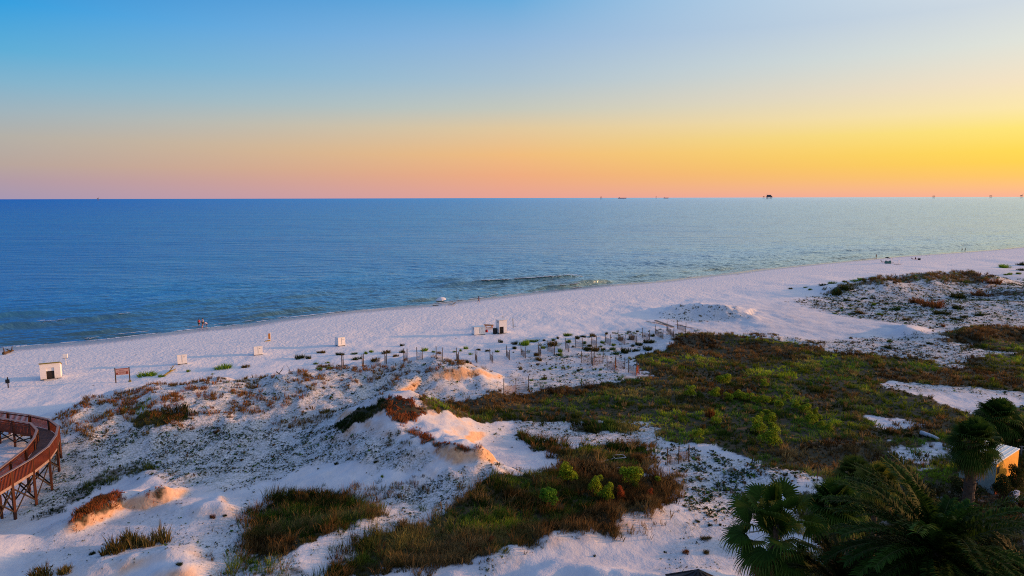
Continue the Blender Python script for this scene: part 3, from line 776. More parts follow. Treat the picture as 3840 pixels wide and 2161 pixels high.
# marsh and the dense patches
A = Acc()
for k, (zn, per) in enumerate((('marsh', 8.0), ('br1', 16), ('br2', 12), ('isle', 16), ('isle2', 20), ('mid', 34), ('left', 38), ('left2', 16), ('palms', 10), ('far1', 5), ('far2', 4), ('far3', 4), ('streak1', 26), ('streak2', 28), ('crest1', 30), ('crest2', 26), ('crest3', 34), ('crest4', 26))):
    x, y = scatter(Z[zn], per, seed=k + 1)
    rg = np.random.default_rng(100 + k)
    v = field(x, y, Z)
    one = {q: Z[q] for q in (zn, 'hole1', 'hole2', 'hole3', 'hole4', 'hole5', 'ridge_sand')}
    v = np.minimum(v, field(x, y, one))
    keep = rg.random(len(x)) < v * np.clip(.35 + 1.5 * (fbm(x * .8, y * .8, 70, 3) - .2), .2, 1)
    if zn == 'marsh': keep &= rg.random(len(x)) < np.clip(90 / np.maximum(y, 1), .25, 1) ** 1.2
    x, y = x[keep], y[keep]
    bias = {'crest1': .35, 'crest2': .35, 'crest3': .4, 'crest4': .4, 'far1': .12, 'streak1': -.35, 'streak2': -.1, 'far2': .3, 'far3': .3}.get(zn, 0)
    c = grass_colour(x, y, rg, bias) * (1.0 - .0)
    deepd = sstep(.44, .62, fbm(x * .17, y * .30, 45, 4))[:, None]; c = c * (1.15 - .75 * deepd)
    if zn in ('mid', 'left', 'isle2'): c *= .72
    if zn.startswith('crest'): c = c * .4 + RED * .75 * rg.uniform(.5, 1.4, (len(x), 1))
    hs = .30 + .55 * fbm(x * .4, y * .4, 33, 3) * rg.uniform(.6, 1.3, len(x))
    if zn in ('streak1', 'streak2'): hs *= .7; c = c * .15 + DARKG * rg.uniform(.6, 1.4, (len(x), 1))
    if zn.startswith('crest'): hs *= .6
    if zn in ('palms',): c *= .5
    if zn == 'marsh': hs *= .75
    wd = .034 if y.mean() < 62 else .06
    hs = hs * (.55 + .9 * sstep(.35, .7, fbm(x * 1.1, y * 1.1, 46, 2)))
    A.add(tufts(x, y, 10, .3, .9, .30, wd, c, rg, hs, (.12, .05)))
    if zn in ('marsh', 'mid', 'left', 'isle2', 'far1', 'left2'):        # tall bunches standing out of the low grass
        m = rg.random(len(x)) < .035 * (1 if zn != 'marsh' else .8) * (1 + 2.5 * (v[keep] < .9))
        k_ = sstep(.4, .6, fbm(x[m] * .2, y[m] * .2, 47, 2))[:, None]
        cb = (STRAW * .75 * (1 - k_) + (BROWN * 1.3) * k_) * rg.uniform(.5, 1.2, (m.sum(), 1))
        A.add(tufts(x[m], y[m], 26, .5, 1.3, .34, wd * .8, cb, rg, rg.uniform(.6, 1.25, m.sum()) * (.7 if zn == 'marsh' else 1), (.22, .05)))
tag(A.build('marsh_grass'), 'dense dark green and brown grass of the hollows and dune crests', None, None, 'stuff')

# sparse dune grass tufts
A = Acc()
for k, (zn, per) in enumerate((('fore', 2.0), ('fore2', 2.4), ('peak', 1.6), ('strip', .5), ('strip2', .8), ('far', .9), ('far4', 1.4), ('edge', 2.0), ('mound', .6), ('bl', 1.6), ('ul', 1.8), ('toplit', 4.0), ('ur', 2.5))):
    x, y = scatter(SP[zn], per, seed=40 + k)
    rg = np.random.default_rng(200 + k)
    v = field(x, y, {zn: SP[zn]}, 50)
    keep = rg.random(len(x)) < 2.0 * v * sstep(.40, .66, fbm(x * .40, y * .40, 71, 3)) ** 1.5
    x, y = x[keep], y[keep]; n = len(x)
    base = {'fore': BROWN * 1.2 + RED * .45, 'fore2': BROWN * 1.0 + RED * .55, 'strip': TEAL, 'strip2': TEAL, 'far': OLIVE * .9, 'far4': OLIVE * .6, 'edge': OLIVE * .7, 'toplit': STRAW * .9, 'mound': OLIVE, 'bl': OLIVE * .8, 'ul': OLIVE * .7}.get(zn, OLIVE)
    alt = {'fore': OLIVE * .9, 'fore2': RED * .6, 'strip': GREEN, 'strip2': GREEN * 1.2, 'far': GREEN, 'far4': BROWN * .6, 'edge': BROWN, 'toplit': RED * .6, 'bl': BROWN, 'ul': BROWN * .7}.get(zn, BROWN)
    t = (rg.random((n, 1)) * .6 + .4 * sstep(.4, .6, fbm(x * .15, y * .15, 72, 2))[:, None])
    c = (base * (1 - t) + alt * t) * rg.uniform(.6, 1.3, (n, 1))
    hs = rg.uniform(.2, .55, n) * (1.2 if zn in ('fore', 'edge', 'toplit') else 1)
    A.add(tufts(x, y, 26, .3, .9, .46, .026 if y.mean() < 80 else .045, c, rg, hs, (.1, 0)))
    if zn in ('fore', 'toplit', 'edge', 'bl'):      # tall thin seed stalks
        m = rg.random(n) < .5
        A.add(tufts(x[m], y[m], 3, .3, .9, .3, .02, np.tile(STRAW * .8, (m.sum(), 1)), rg, rg.uniform(.7, 1.2, m.sum()), (.12, 0)))
tag(A.build('dune_grass'), 'thin brown and olive grass scattered over the sand ridges', None, None, 'stuff')

# creeping leaves lying on the sand
lv, lc = [], []
for k, (zn, per) in enumerate((('teal', 34), ('fore', 14), ('peakR', 14), ('ul', 44), ('ll', 16), ('r1', 30), ('r2', 24), ('strip', 8), ('far', 7), ('far4', 8), ('isle', 16), ('br', 20), ('mound', 3), ('rims', 10))):
    x, y = scatter(CR[zn], per, seed=70 + k)
    rg = np.random.default_rng(300 + k)
    v = field(x, y, {zn: CR[zn]}, 60)
    v2 = field(x, y, Z)
    keep = (rg.random(len(x)) < v * sstep(.32, .62, fbm(x * .9, y * .9, 73, 4)) * (1 - v2))
    x, y = x[keep], y[keep]; n = len(x)
    m = 5                                     # a small rosette: five low leaves
    sz = rg.uniform(.028, .075, n) * np.clip(y / 62, .8, 2.6) * (1.25 if zn == 'r1' else 1)
    big = rg.random(n) < (.3 if zn == 'r1' else .07)
    sz = np.where(big, sz * 2.2, sz)
    a = rg.uniform(0, 2 * PI, (n, m)); X = x[:, None] + np.cos(a) * sz[:, None] * .7; Y = y[:, None] + np.sin(a) * sz[:, None] * .7
    zc = H(X.ravel(), Y.ravel()).reshape(n, m)
    s1 = sz[:, None] * rg.uniform(.5, 1.0, (n, m)); s2 = s1 * rg.uniform(.35, .8, (n, m))
    ca, sa = np.cos(a + rg.uniform(-1, 1, (n, m))), np.sin(a)
    zt = zc + .02 + sz[:, None] * rg.uniform(.2, 1.0, (n, m))
    q = np.stack([np.stack([X - ca * s1, Y - sa * s1, zc + .01], -1), np.stack([X + sa * s2, Y - ca * s2, zt * .5 + zc * .5 + .01], -1),
                  np.stack([X + ca * s1, Y + sa * s1, zt], -1), np.stack([X - sa * s2, Y + ca * s2, zt * .5 + zc * .5 + .02], -1)], 2)
    lv.append(q.reshape(-1, 3))
    t = rg.random((n, 1)); cc = np.where(t < .55, TEAL * .9, np.where(t < .8, GREEN * .9, BROWN * .7)) * rg.uniform(.5, 1.4, (n, 1))
    lc.append(np.repeat(cc, m * 4, 0))
lv = np.concatenate(lv); lc = np.concatenate(lc)
tag(np_mesh('ground_cover', lv, np.arange(len(lv)).reshape(-1, 4), PM, col=lc), 'low creeping leaves speckling the white sand', None, None, 'stuff')

# ------------------------------------------------------------------ single plants
def leaf_cloud(lobes, nleaf, size, c1, c2, rg, up=.3):
    """small leaf faces over the shells of several lobes; lobes (cx,cy,cz,rx,ry,rz)"""
    out, col = [], []
    vol = np.array([l[3] * l[4] for l in lobes]); pr = vol / vol.sum()
    which = rg.choice(len(lobes), nleaf, p=pr)
    lb = np.array(lobes)[which]
    d = rg.normal(size=(nleaf, 3)); d /= np.linalg.norm(d, axis=1)[:, None]
    d[:, 2] = np.where(d[:, 2] < -.35, -d[:, 2], d[:, 2])
    r = rg.uniform(.55, 1.08, nleaf) ** .6
    p = lb[:, :3] + d * lb[:, 3:6] * r[:, None]
    nrm = d * .7 + rg.normal(size=(nleaf, 3)) * .6 + np.array([0, 0, up]); nrm /= np.linalg.norm(nrm, axis=1)[:, None]
    t1 = np.cross(nrm, rg.normal(size=(nleaf, 3))); t1 /= np.linalg.norm(t1, axis=1)[:, None]
    t2 = np.cross(nrm, t1)
    s = (size * rg.uniform(.6, 1.4, nleaf))[:, None]
    V = np.stack([p - t1 * s, p - t2 * s * .45, p + t1 * s, p + t2 * s * .45], 1).reshape(-1, 3)
    k = rg.random((nleaf, 1)); C = (c1 * (1 - k) + c2 * k) * rg.uniform(.6, 1.35, (nleaf, 1))
    return V, np.repeat(C, 4, 0)
def bush_proto(name, seed, c1, c2, nleaf=900, size=.05, twig=(.05, .035, .02)):
    rg = np.random.default_rng(seed)
    lobes = [(0, 0, .38, .32, .32, .36)]
    for k in range(9):
        a = rg.uniform(0, 2 * PI); r = rg.uniform(.15, .36); z = rg.uniform(.22, .78)
        q = rg.uniform(.13, .24)
        lobes.append((math.cos(a) * r * (1.1 - z * .4), math.sin(a) * r * (1.1 - z * .4), z, q, q, q * rg.uniform(.8, 1.3)))
    V, C = leaf_cloud(lobes, nleaf, size, c1, c2, rg)
    root = np_mesh(name, V, np.arange(len(V)).reshape(-1, 4), PM, col=C)
    return root
WOODM = mat('bark', (.10, .07, .05), .9, .4, 8, .3)
def stems(parent, seed, n=7, h=.55, name='stem'):
    rg = random.Random(seed); m = MB()
    for k in range(n):
        a = rg.uniform(0, 2 * PI)
        m.tube([(0, 0, -.04), (math.cos(a) * .08, math.sin(a) * .08, h * .4), (math.cos(a) * .28, math.sin(a) * .28, h)], [.02, .014, .006], 5)
    return m.build(name, WOODM, parent)
def make_shrub(seed, c1, c2, nleaf=2400, size=.036):
    e = empty('leafy_shrub', (0, 0, 0))
    f = bush_proto('foliage', seed, c1, c2, nleaf, size); f.parent = e
    stems(e, seed)
    return e
def make_clump(seed, c1, c2, tall=.6, nb=70, name='beach_plant', flat=1.0):
    """a single tuft or cushion: blades fanning from a small mound, unit width ~1"""
    rg = np.random.default_rng(seed)
    n = nb; cen = 7
    cx = rg.uniform(-.32, .32, cen); cy = rg.uniform(-.28, .28, cen); ch = rg.uniform(.5, 1.0, cen)
    w = rg.integers(0, cen, n)
    a = rg.uniform(0, 2 * PI, n); r = .15 * np.sqrt(rg.random(n))
    X = cx[w] + np.cos(a) * r; Y = cy[w] + np.sin(a) * r
    hh = tall * ch[w] * rg.uniform(.4, 1.05, n)
    ln = np.stack([np.cos(a), np.sin(a)], 1) * (rg.uniform(.05, .28, n) * flat)[:, None]
    k = rg.random((n, 1)); C = (c1 * (1 - k) + c2 * k) * rg.uniform(.55, 1.4, (n, 1))
    o = blade_mesh(name, np.stack([X, Y, np.full(n, -.06)], 1), hh, np.full(n, .034), ln, C)
    return o
# ------------------------------------------------------------------ placing the single plants
LM = []           # landmarks used to word the labels: (x, y, words)
PLACED = []
def px_m(y_depth): return F_ / y_depth
def register(o, px, py, words_, kind):
    PLACED.append((o, px, py, words_, kind))

SHRUB_C = {'lime': (LIME * 1.5, LIME * .25), 'green': (GREEN * 2.0, np.array([.05, .16, .015])), 'dark': (GREEN * .9, OLIVE * .8), 'red': (RED * 1.3, RED * .8), 'brown': (BROWN, OLIVE)}
sh_proto = {}
def shrub(px, py, wpx, hpx=None, kind='lime', note=''):
    key = (kind, len(PLACED) % 3)
    if key not in sh_proto:
        e = make_shrub(500 + len(sh_proto) * 7, *SHRUB_C[kind]); sh_proto[key] = e; o = e
    else: o = copy_tree(sh_proto[key])
    g = G1(px, py); D = g.y
    w = wpx * D / F_ ; h = (hpx or wpx * .8) * D / F_
    o.location = (g.x, g.y, g.z - .05); o.rotation_euler.z = random.uniform(0, 6.28)
    o.scale = (w * 1.25, w * 1.25, max(h * 1.45, 1.0 if kind != 'red' else .6))
    o['category'] = 'shrub'
    register(o, px, py, {'lime': 'yellow-green', 'green': 'bright green', 'dark': 'dark green', 'red': 'red-leaved', 'brown': 'brown'}[kind] + (' ' + note if note else ''), 'shrub')
    return o
CL_C = {'g': (GREEN * 1.5, LIME * .55), 'b': (LIME * .9, GREEN * 2.2), 'd': (DARKG * 1.3, OLIVE * .6), 'n': (BROWN * .9, OLIVE * .9), 'r': (BROWN * 1.2, RED * .5), 't': (TEAL * 1.1, GREEN * 1.0), 's': (STRAW * .6, OLIVE)}
CW = {'g': 'green', 'b': 'bright green', 'd': 'dark green', 'n': 'brown-olive', 'r': 'red-brown', 't': 'dull green', 's': 'straw-coloured'}
cl_proto = {}
def clump(px, py, wpx, k='g', tall=.6, hpx=None):
    key = (k, tall, len(PLACED) % 3)
    if key not in cl_proto:
        o = make_clump(700 + len(cl_proto) * 5, *CL_C[k], tall=1.0, nb=260); cl_proto[key] = o
    else:
        o = cl_proto[key].copy(); COL.objects.link(o)
    g = G1(px, py); D = g.y
    w = wpx * D / F_ * 1.15
    o.location = (g.x, g.y, g.z); o.rotation_euler.z = random.uniform(0, 6.28)
    o.scale = (w, w, max(.22, w * tall)); o['category'] = 'beach plant'
    register(o, px, py, CW[k], 'plant')
    return o

# bright shrubs standing in the marsh
for a in [(1820, 972, 36), (1737, 1001, 30), (1798, 1000, 28), (1760, 1003, 20, None, 'dark'), (1833, 1008, 22), (1853, 1003, 24), (1872, 1010, 26), (1895, 1012, 22), (1904, 1015, 20), (1925, 1018, 26), (1923, 976, 22),
          (1868, 1003, 16), (1959, 1030, 28), (1979, 1006, 14), (2001, 1030, 22), (2024, 1043, 32), (2051, 1042, 14), (2038, 1066, 32), (2061, 1058, 14), (2066, 1076, 20), (2084, 1084, 22), (1929, 1046, 20), (1911, 1055, 18),
          (1938, 1068, 34), (1944, 1086, 28), (1908, 1092, 42), (1938, 1122, 52), (1801, 1071, 26), (1755, 1106, 28), (2040, 975, 10, None, 'green'), (2495, 963, 12), (1768, 1085, 12, None, 'brown')]:
    shrub(*a)
for a in [(1428, 1222, 44, 54, 'lime'), (1380, 1272, 46, 40, 'green'), (1497, 1246, 38, 44, 'lime'), (1527, 1262, 36, 42, 'lime'), (1587, 1228, 56, 54, 'lime'), (1598, 1238, 22, 26, 'dark'), (1634, 1256, 20, 26, 'red'), (1655, 1218, 16, 18, 'lime'), (1562, 1262, 26, 34, 'red'), (1325, 1240, 14, 16, 'dark'), (1237, 1368, 14, 16, 'red'), (770, 1262, 18, 20, 'brown')]:  # widest red one is grass with orange sunlight put into its colour
    shrub(*a)
# the grass bushes at the lower left
for a in [(312, 1376, 78, 'n', .8), (346, 1378, 54, 's', .8), (391, 1370, 66, 's', .95), (282, 1392, 56, 'n', .6), (232, 1395, 20, 'd', .4), (110, 1448, 60, 'n', .6), (165, 1440, 40, 's', .6), (258, 1262, 26, 'r', .7), (215, 1288, 40, 'r', .5), (238, 1270, 26, 'r', .5)]:
    clump(*a)
# low plants on the open beach and among the fences
for a in [(372, 945, 45, 'b', .3), (559, 928, 42, 'b', .35), (407, 948, 17, 'b', .5), (474, 936, 11, 'g', .8), (617, 925, 25, 'n', .35), (535, 942, 8, 'g', .5), (808, 888, 22, 'n', .4), (856, 893, 22, 'd', .4), (756, 902, 26, 'd', .5), (776, 902, 14, 'd', .8),
          (796, 916, 13, 'g', .5), (824, 914, 12, 'g', .5), (803, 929, 15, 'g', .5), (831, 928, 20, 'g', .4), (1011, 870, 12, 'd', .6), (1013, 887, 17, 'd', .5), (1068, 883, 20, 'b', .5), (971, 888, 26, 'n', .35), (934, 886, 12, 'b', .6), (918, 890, 14, 'g', .5), (890, 891, 16, 't', .4), (896, 905, 26, 'd', .3), (943, 908, 28, 'n', .35),
          (995, 897, 15, 'n', .5), (1089, 887, 12, 'g', .5), (1105, 889, 13, 'n', .5), (1173, 878, 11, 'b', .8), (1159, 884, 8, 'g', 1.1), (1143, 886, 9, 'g', .6), (1205, 881, 13, 'd', .4), (1226, 884, 13, 'd', .5), (1251, 885, 12, 'g', .6), (1185, 892, 12, 'b', .5), (1259, 862, 15, 'd', .7), (1175, 913, 11, 'd', .9),
          (1294, 866, 19, 'd', .5), (1320, 868, 32, 'b', .5), (1296, 877, 16, 'd', .5), (1344, 859, 24, 'g', .3), (1370, 857, 10, 'd', .6), (1394, 857, 13, 't', .5), (1403, 852, 9, 'd', .8), (1428, 846, 26, 'g', .4), (1386, 870, 28, 'n', .6), (1367, 877, 12, 'g', .9), (1350, 895, 19, 'n', .6), (1356, 906, 20, 'n', .5), (1410, 885, 14, 'g', .9),
          (1412, 894, 17, 'g', .5), (1450, 852, 19, 'd', .5), (1431, 862, 15, 'g', .7), (1442, 874, 8, 'd', .9), (1467, 848, 17, 'd', .4), (1353, 918, 10, 'n', .8), (1310, 930, 11, 's', 1.1), (1399, 926, 8, 'g', .9), (1455, 934, 11, 'd', .8), (1476, 881, 27, 'd', .5), (1470, 865, 13, 't', .7), (1492, 846, 17, 'n', .6), (1526, 841, 10, 'd', .8),
          (1582, 837, 9, 'd', .8), (1603, 835, 6, 'd', 1), (1494, 882, 27, 'n', .5), (1483, 871, 14, 'd', .6), (1516, 864, 11, 'g', .8), (1518, 881, 12, 'd', .8), (1539, 880, 18, 't', .5), (1545, 869, 14, 'g', .6), (1560, 856, 19, 'n', .8), (1590, 855, 18, 'd', .9), (1572, 886, 28, 'd', .6), (1598, 884, 19, 'd', .5), (1631, 880, 32, 'd', .4),
          (1606, 868, 20, 'd', .5), (1590, 872, 14, 'd', .6), (1631, 862, 26, 'd', .5), (1640, 847, 15, 'd', .6), (1546, 891, 23, 't', .4), (1368, 932, 9, 'g', .7), (1383, 930, 10, 'g', .7), (1417, 927, 9, 'g', .7), (1430, 924, 9, 'g', .7), (1336, 958, 12, 'g', .4), (1371, 955, 16, 'n', .7), (1462, 931, 8, 'g', .8), (1510, 932, 8, 'g', .8), (1497, 931, 7, 'g', .8)]:
    clump(*a)
# tufts on the far right dunes
for a in [(1988, 728, 14, 'd', .4), (2027, 724, 10, 'g', .4), (2040, 730, 12, 'g', .5), (2093, 714, 21, 'g', .35), (2072, 718, 22, 'd', .3), (2153, 708, 22, 'b', .35), (2169, 704, 20, 'b', .35), (2193, 701, 16, 'g', .4), (2127, 710, 12, 'd', .6), (2104, 740, 38, 'd', .6), (2127, 728, 34, 'd', .5), (2132, 757, 15, 'd', .5), (2174, 752, 12, 'd', .5),
          (2159, 759, 10, 'd', .5), (2197, 768, 12, 'g', .7), (2196, 751, 12, 'd', .5), (2229, 766, 12, 'd', .6), (2223, 779, 15, 'd', .5), (2253, 780, 24, 't', .6), (2167, 789, 26, 'n', .4), (2212, 793, 18, 'g', .6), (2144, 791, 14, 'd', .5), (2100, 789, 11, 'g', .4), (2083, 778, 8, 'g', .6), (2117, 777, 6, 'g', .9), (2141, 778, 9, 'g', .5),
          (2254, 793, 10, 'd', .5), (2282, 806, 24, 'n', .4), (2300, 763, 40, 'r', .45), (2342, 770, 60, 'r', .35), (2411, 750, 38, 'd', .5), (2406, 776, 26, 'd', .5), (2480, 744, 60, 'r', .2), (2367, 790, 40, 'd', .25), (2429, 799, 26, 'd', .3), (2464, 794, 26, 'd', .3), (2409, 805, 25, 'd', .35), (2524, 674, 32, 'b', .35), (2570, 668, 22, 'd', .5),
          (2543, 691, 16, 'b', .4), (2567, 681, 20, 'd', .4), (2529, 692, 12, 'g', .4), (2373, 822, 14, 'r', .6), (2285, 855, 6, 'd', .8), (2339, 866, 14, 'd', .5), (2347, 834, 6, 'd', .8), (2141, 852, 9, 'n', .9), (2238, 861, 18, 't', .5), (2239, 876, 28, 'd', .3), (2490, 712, 40, 'r', .4), (2560, 690, 14, 'g', .5), (2510, 700, 10, 'g', .5)]:
    clump(*a)
# a few single tufts in the bowl and on the near sand
for a in [(1262 - 300, 1200, 10, 'g', .7), (700 + 245, 1164, 12, 'd', .8), (1774, 1356, 26, 'n', .5), (1724, 1392, 22, 'r', .5), (1776, 1392, 20, 'n', .6), (1755, 1312, 14, 'd', .5), (1786, 1323, 14, 'd', .4), (1812, 1322, 10, 'd', .4), (535, 1302, 16, 'r', .8), (565, 1298, 12, 'd', .5), (452, 1420, 18, 'd', .6), (1760, 1208, 12, 's', .8), (845, 1168, 14, 'd', .6), (1496, 1400, 7, 'd', .5), (1570, 1250, 24, 's', .8), (1195, 1385, 40, 'r', .7), (1330, 1110, 26, 'r', .5), (1780, 1050, 30, 'r', 1.0)]:
    clump(*a)
# ------------------------------------------------------------------ palms
def frond_fan(rg, az, el, pet, rad, seg=26, droop=.35, roll=0.0, c1=DARKG, c2=GREEN):
    """one fan leaf; returns verts (quads) and colours, crown centre at the origin"""
    d = np.array([math.cos(az) * math.cos(el), math.sin(az) * math.cos(el), math.sin(el)])
    side = np.array([-math.sin(az), math.cos(az), 0.0])
    nrm = np.cross(d, side)
    side2 = side * math.cos(roll) + nrm * math.sin(roll)
    hub = d * pet; hub[2] -= .10 * pet * (1 - math.sin(el))
    V, C = [], []
    # stalk
    w = .022
    V += [side2 * w, -side2 * w, hub - side2 * w * .7, hub + side2 * w * .7]
    cs = (np.array([.09, .11, .03]) if c1 is not STRAW else STRAW) * rg.uniform(.7, 1.1)
    C += [cs] * 4
    k = rg.uniform(.7, 1.2); base = (c1 * .5 + c2 * .5) * k
    for i in range(seg):
        a = (i / (seg - 1) - .5) * R(230)
        u = d * math.cos(a) + side2 * math.sin(a)
        perp = -d * math.sin(a) + side2 * math.cos(a)
        Ls = rad * (.72 + .28 * math.cos(a * .6)) * rg.uniform(.9, 1.08)
        fold = nrm * (.10 * rad * (abs(math.sin(a)) - .3))
        m1 = hub + u * Ls * .55 + fold * .5 - np.array([0, 0, droop * Ls * .10])
        m2 = hub + u * Ls * .8 + fold - np.array([0, 0, droop * Ls * .32])
        tip = hub + u * Ls * .96 + fold - np.array([0, 0, droop * Ls * rg.uniform(.6, 1.0)])
        wd = rad * .048
        b = hub + u * .03
        V += [b - perp * .01, b + perp * .01, m1 + perp * wd, m1 - perp * wd]
        V += [m1 - perp * wd, m1 + perp * wd, m2 + perp * wd * .55, m2 - perp * wd * .55]
        V += [m2 - perp * wd * .55, m2 + perp * wd * .55, tip + perp * .004, tip - perp * .004]
        c = base * rg.uniform(.75, 1.25)
        C += [c] * 4 + [c] * 4 + [c * 1.2 + STRAW * .06] * 4
    return np.array(V), np.array(C)
def frond_feather(rg, az, el, ln, nl=46, leaf=.5, c1=OLIVE, c2=GREEN, sag=1.0):
    d0 = np.array([math.cos(az), math.sin(az)])
    side = np.array([-math.sin(az), math.cos(az), 0.0])
    pts = []; p = np.zeros(3); e = el; n = 14
    for i in range(n + 1):
        pts.append(p.copy()); e -= sag * R(5.2) * (0.5 + 1.0 * i / n)
        p = p + np.array([d0[0] * math.cos(e), d0[1] * math.cos(e), math.sin(e)]) * ln / n
    pts = np.array(pts); V, C = [], []
    cr = np.array([.10, .10, .035]) * rg.uniform(.6, 1.1)
    for i in range(n):
        w = .028 * (1 - i / n) + .006; up = np.array([0, 0, .012])
        V += [pts[i] - side * w + up, pts[i] + side * w + up, pts[i + 1] + side * w * .9 + up, pts[i + 1] - side * w * .9 + up]; C += [cr] * 4
    base = (c1 * rg.uniform(.3, .8) + c2 * rg.uniform(.3, .8)) * rg.uniform(.7, 1.2)
    for i in range(nl):
        t = .10 + .9 * i / nl; f = t * n; j = min(int(f), n - 1); q = pts[j] + (pts[j + 1] - pts[j]) * (f - j)
        tg_ = pts[j + 1] - pts[j]; tg_ /= np.linalg.norm(tg_); nr = np.cross(tg_, side); nr = nr if nr[2] > 0 else -nr
        ll = leaf * math.sin(min(1, .25 + t * 1.4) * PI * .52) * (1.05 - .55 * t)
        for s in (-1, 1):
            v = side * s * .78 + tg_ * rg.uniform(.45, .8) + nr * rg.uniform(.1, .55); v /= np.linalg.norm(v)
            m = q + v * ll * .55; tip = q + v * ll + np.array([0, 0, -.22 * ll * rg.uniform(.4, 1.4)])
            wv = np.cross(v, nr); wv = wv / (np.linalg.norm(wv) + 1e-6) * .034
            V += [q - wv * .6, q + wv * .6, m + wv, m - wv, m - wv, m + wv, tip + wv * .15, tip - wv * .15]
            c = base * rg.uniform(.65, 1.4)
            C += [c] * 4 + [c * 1.15] * 4
    return np.array(V), np.array(C)
def mkq(name, V, C, parent, loc=(0, 0, 0), rz=0):
    o = np_mesh(name, V, np.arange(len(V)).reshape(-1, 4), PM, parent, col=np.clip(C, 0, 1)); o.location = loc; o.rotation_euler.z = rz
    return o
TRUNKM = mat('palm_trunk', (.06, .045, .032), .95, .45, 3, .8, stretch=(1, 1, 6))
SKIRT1, SKIRT2 = STRAW * .35, BROWN * .8
def trunk(parent, top, r0, r1, lean, boots=False):
    m = MB(); n = 22; pts = []; rad = []
    for i in range(n + 1):
        t = i / n
        pts.append((lean[0] * t * t, lean[1] * t * t, -.3 + (top + .3) * t)); rad.append((r0 + (r1 - r0) * min(1, t * 1.6)) * (1.06 if i % 2 else .96) * (1.35 - .35 * min(1, t * 8)))
    m.tube(pts, rad, 12)
    if boots:
        for k in range(70):
            t = .35 + .65 * k / 70; a = k * 2.4; p = (lean[0] * t * t, lean[1] * t * t, top * t); r = r1 * .9
            m.bar((p[0] + math.cos(a) * r, p[1] + math.sin(a) * r, p[2] - .05), (p[0] + math.cos(a) * (r + .2), p[1] + math.sin(a) * (r + .2), p[2] + .22), .09, .03)
    return m.build('trunk', TRUNKM, parent, smooth=not boots)
def palm(name, px, py, D, kind, n, rad, label, seed, pet=.9, split=False, leanv=(0, 0), group=None, low=-.75, cols=(DARKG * .8, GREEN * .75), boots=False, r=(.24, .16), c_skirt=True, hi=1.45, leaf=.5, inner=6, clear=None):
    d = rays(px, py)[0]; t = D / d[1]; top = C0 + d * t
    x, y = top[0] - leanv[0], top[1] - leanv[1]; gz = zat(x, y); h = top[2] - gz
    e = empty(name, (x, y, gz), 0, label, 'palm tree', group)
    trunk(e, h, r[0], r[1], leanv, boots)
    rg = np.random.default_rng(seed); VV, CC = [], []
    cen = (leanv[0], leanv[1], h)
    par = e
    if split is None: pass
    for i in range(n):
        f = i / (n - 1); az = i * 2.39996 + rg.uniform(-.2, .2)
        el = hi + (low - hi) * f ** .8 + rg.uniform(-.12, .12)
        dead = f > .86
        c1, c2 = (SKIRT1, SKIRT2) if (dead and c_skirt) else cols
        if kind == 'fan': V, C = frond_fan(rg, az, el, pet * rg.uniform(.85, 1.15), rad, droop=.25 + .65 * f, roll=rg.uniform(-.5, .5), c1=c1, c2=c2)
        else: V, C = frond_feather(rg, az, el, rad * rg.uniform(.85, 1.08) * (.58 if clear and clear[0] < math.degrees(az) % 360 < clear[1] and el > -.3 else 1), nl=int(17 * rad), leaf=leaf, c1=c1, c2=c2, sag=.8 + .35 * f)
        if split: mkq('frond', V, C, e, cen)
        else: VV.append(V); CC.append(C)
    if kind == 'fan':
        for i in range(inner):      # young leaves packed in the heart of the crown
            V, C = frond_fan(rg, i * 2.4, rg.uniform(.5, 1.5), pet * rg.uniform(.15, .5), rad * .8, droop=.3, roll=rg.uniform(-1, 1), c1=cols[0], c2=cols[1])
            if split: mkq('frond', V, C, e, cen)
            else: VV.append(V); CC.append(C)
    if not split: mkq('crown', np.concatenate(VV), np.concatenate(CC), e, cen)
    else:
        m = MB(); m.blob((cen[0], cen[1], cen[2] - .15), (.26, .26, .4), 10, 6, .15); m.build('crown_heart', TRUNKM, e)
    return e
palm('fan_palm', 1950, 1330, 27.5, 'fan', 38, 1.0, 'tall fan palm with big ragged round leaves, left of the feather palms', 5, pet=1.3, split=True, leanv=(.2, 0), low=-1.25, inner=12, cols=(DARKG * .9, GREEN * .8))
palm('date_palm', 2355, 1400, 25.0, 'feather', 120, 4.4, 'huge dark feather-leaved palm filling the lower right corner', 9, split=True, low=-.75, cols=(DARKG * 1.1, GREEN * .50), r=(.38, .34), leaf=.68, hi=1.5, clear=(8, 80))
palm('date_palm', 2130, 1520, 25.5, 'feather', 56, 3.2, 'lower dark feather palm between the fan palm and the huge feather palm', 12, low=-.6, cols=(OLIVE * .3, DARKG * .8), r=(.3, .26))
palm('date_palm', 2600, 1520, 24.0, 'feather', 56, 3.2, 'dark feather palm cut by the lower right corner of the view', 14, low=-.6, cols=(OLIVE * .4, DARKG), r=(.3, .26))
palm('cabbage_palm', 2452, 1112, 44, 'fan', 64, .95, 'round-headed fan palm standing in front of the white-roofed shed', 21, pet=.95, low=-1.35, boots=True, r=(.36, .34), leanv=(.15, 0))
palm('cabbage_palm', 2511, 1050, 68, 'fan', 64, 1.35, 'farthest round-headed fan palm, its top lit, left of the edge of the view', 22, pet=1.2, low=-1.2, boots=True, r=(.26, .22), cols=(DARKG * 1.1, GREEN * .8))
palm('cabbage_palm', 2582, 1108, 67, 'fan', 64, 1.35, 'round-headed fan palm cut by the right edge above the wooden rail', 23, pet=1.2, low=-1.2, boots=True, r=(.26, .22), cols=(DARKG * 1.2, OLIVE))
palm('cabbage_palm', 2150, 1195, 44, 'fan', 54, .85, 'olive-topped fan palm behind the upper left fronds of the feather palm', 24, pet=.7, low=-1.1, cols=(OLIVE * .9, GREEN * .7))
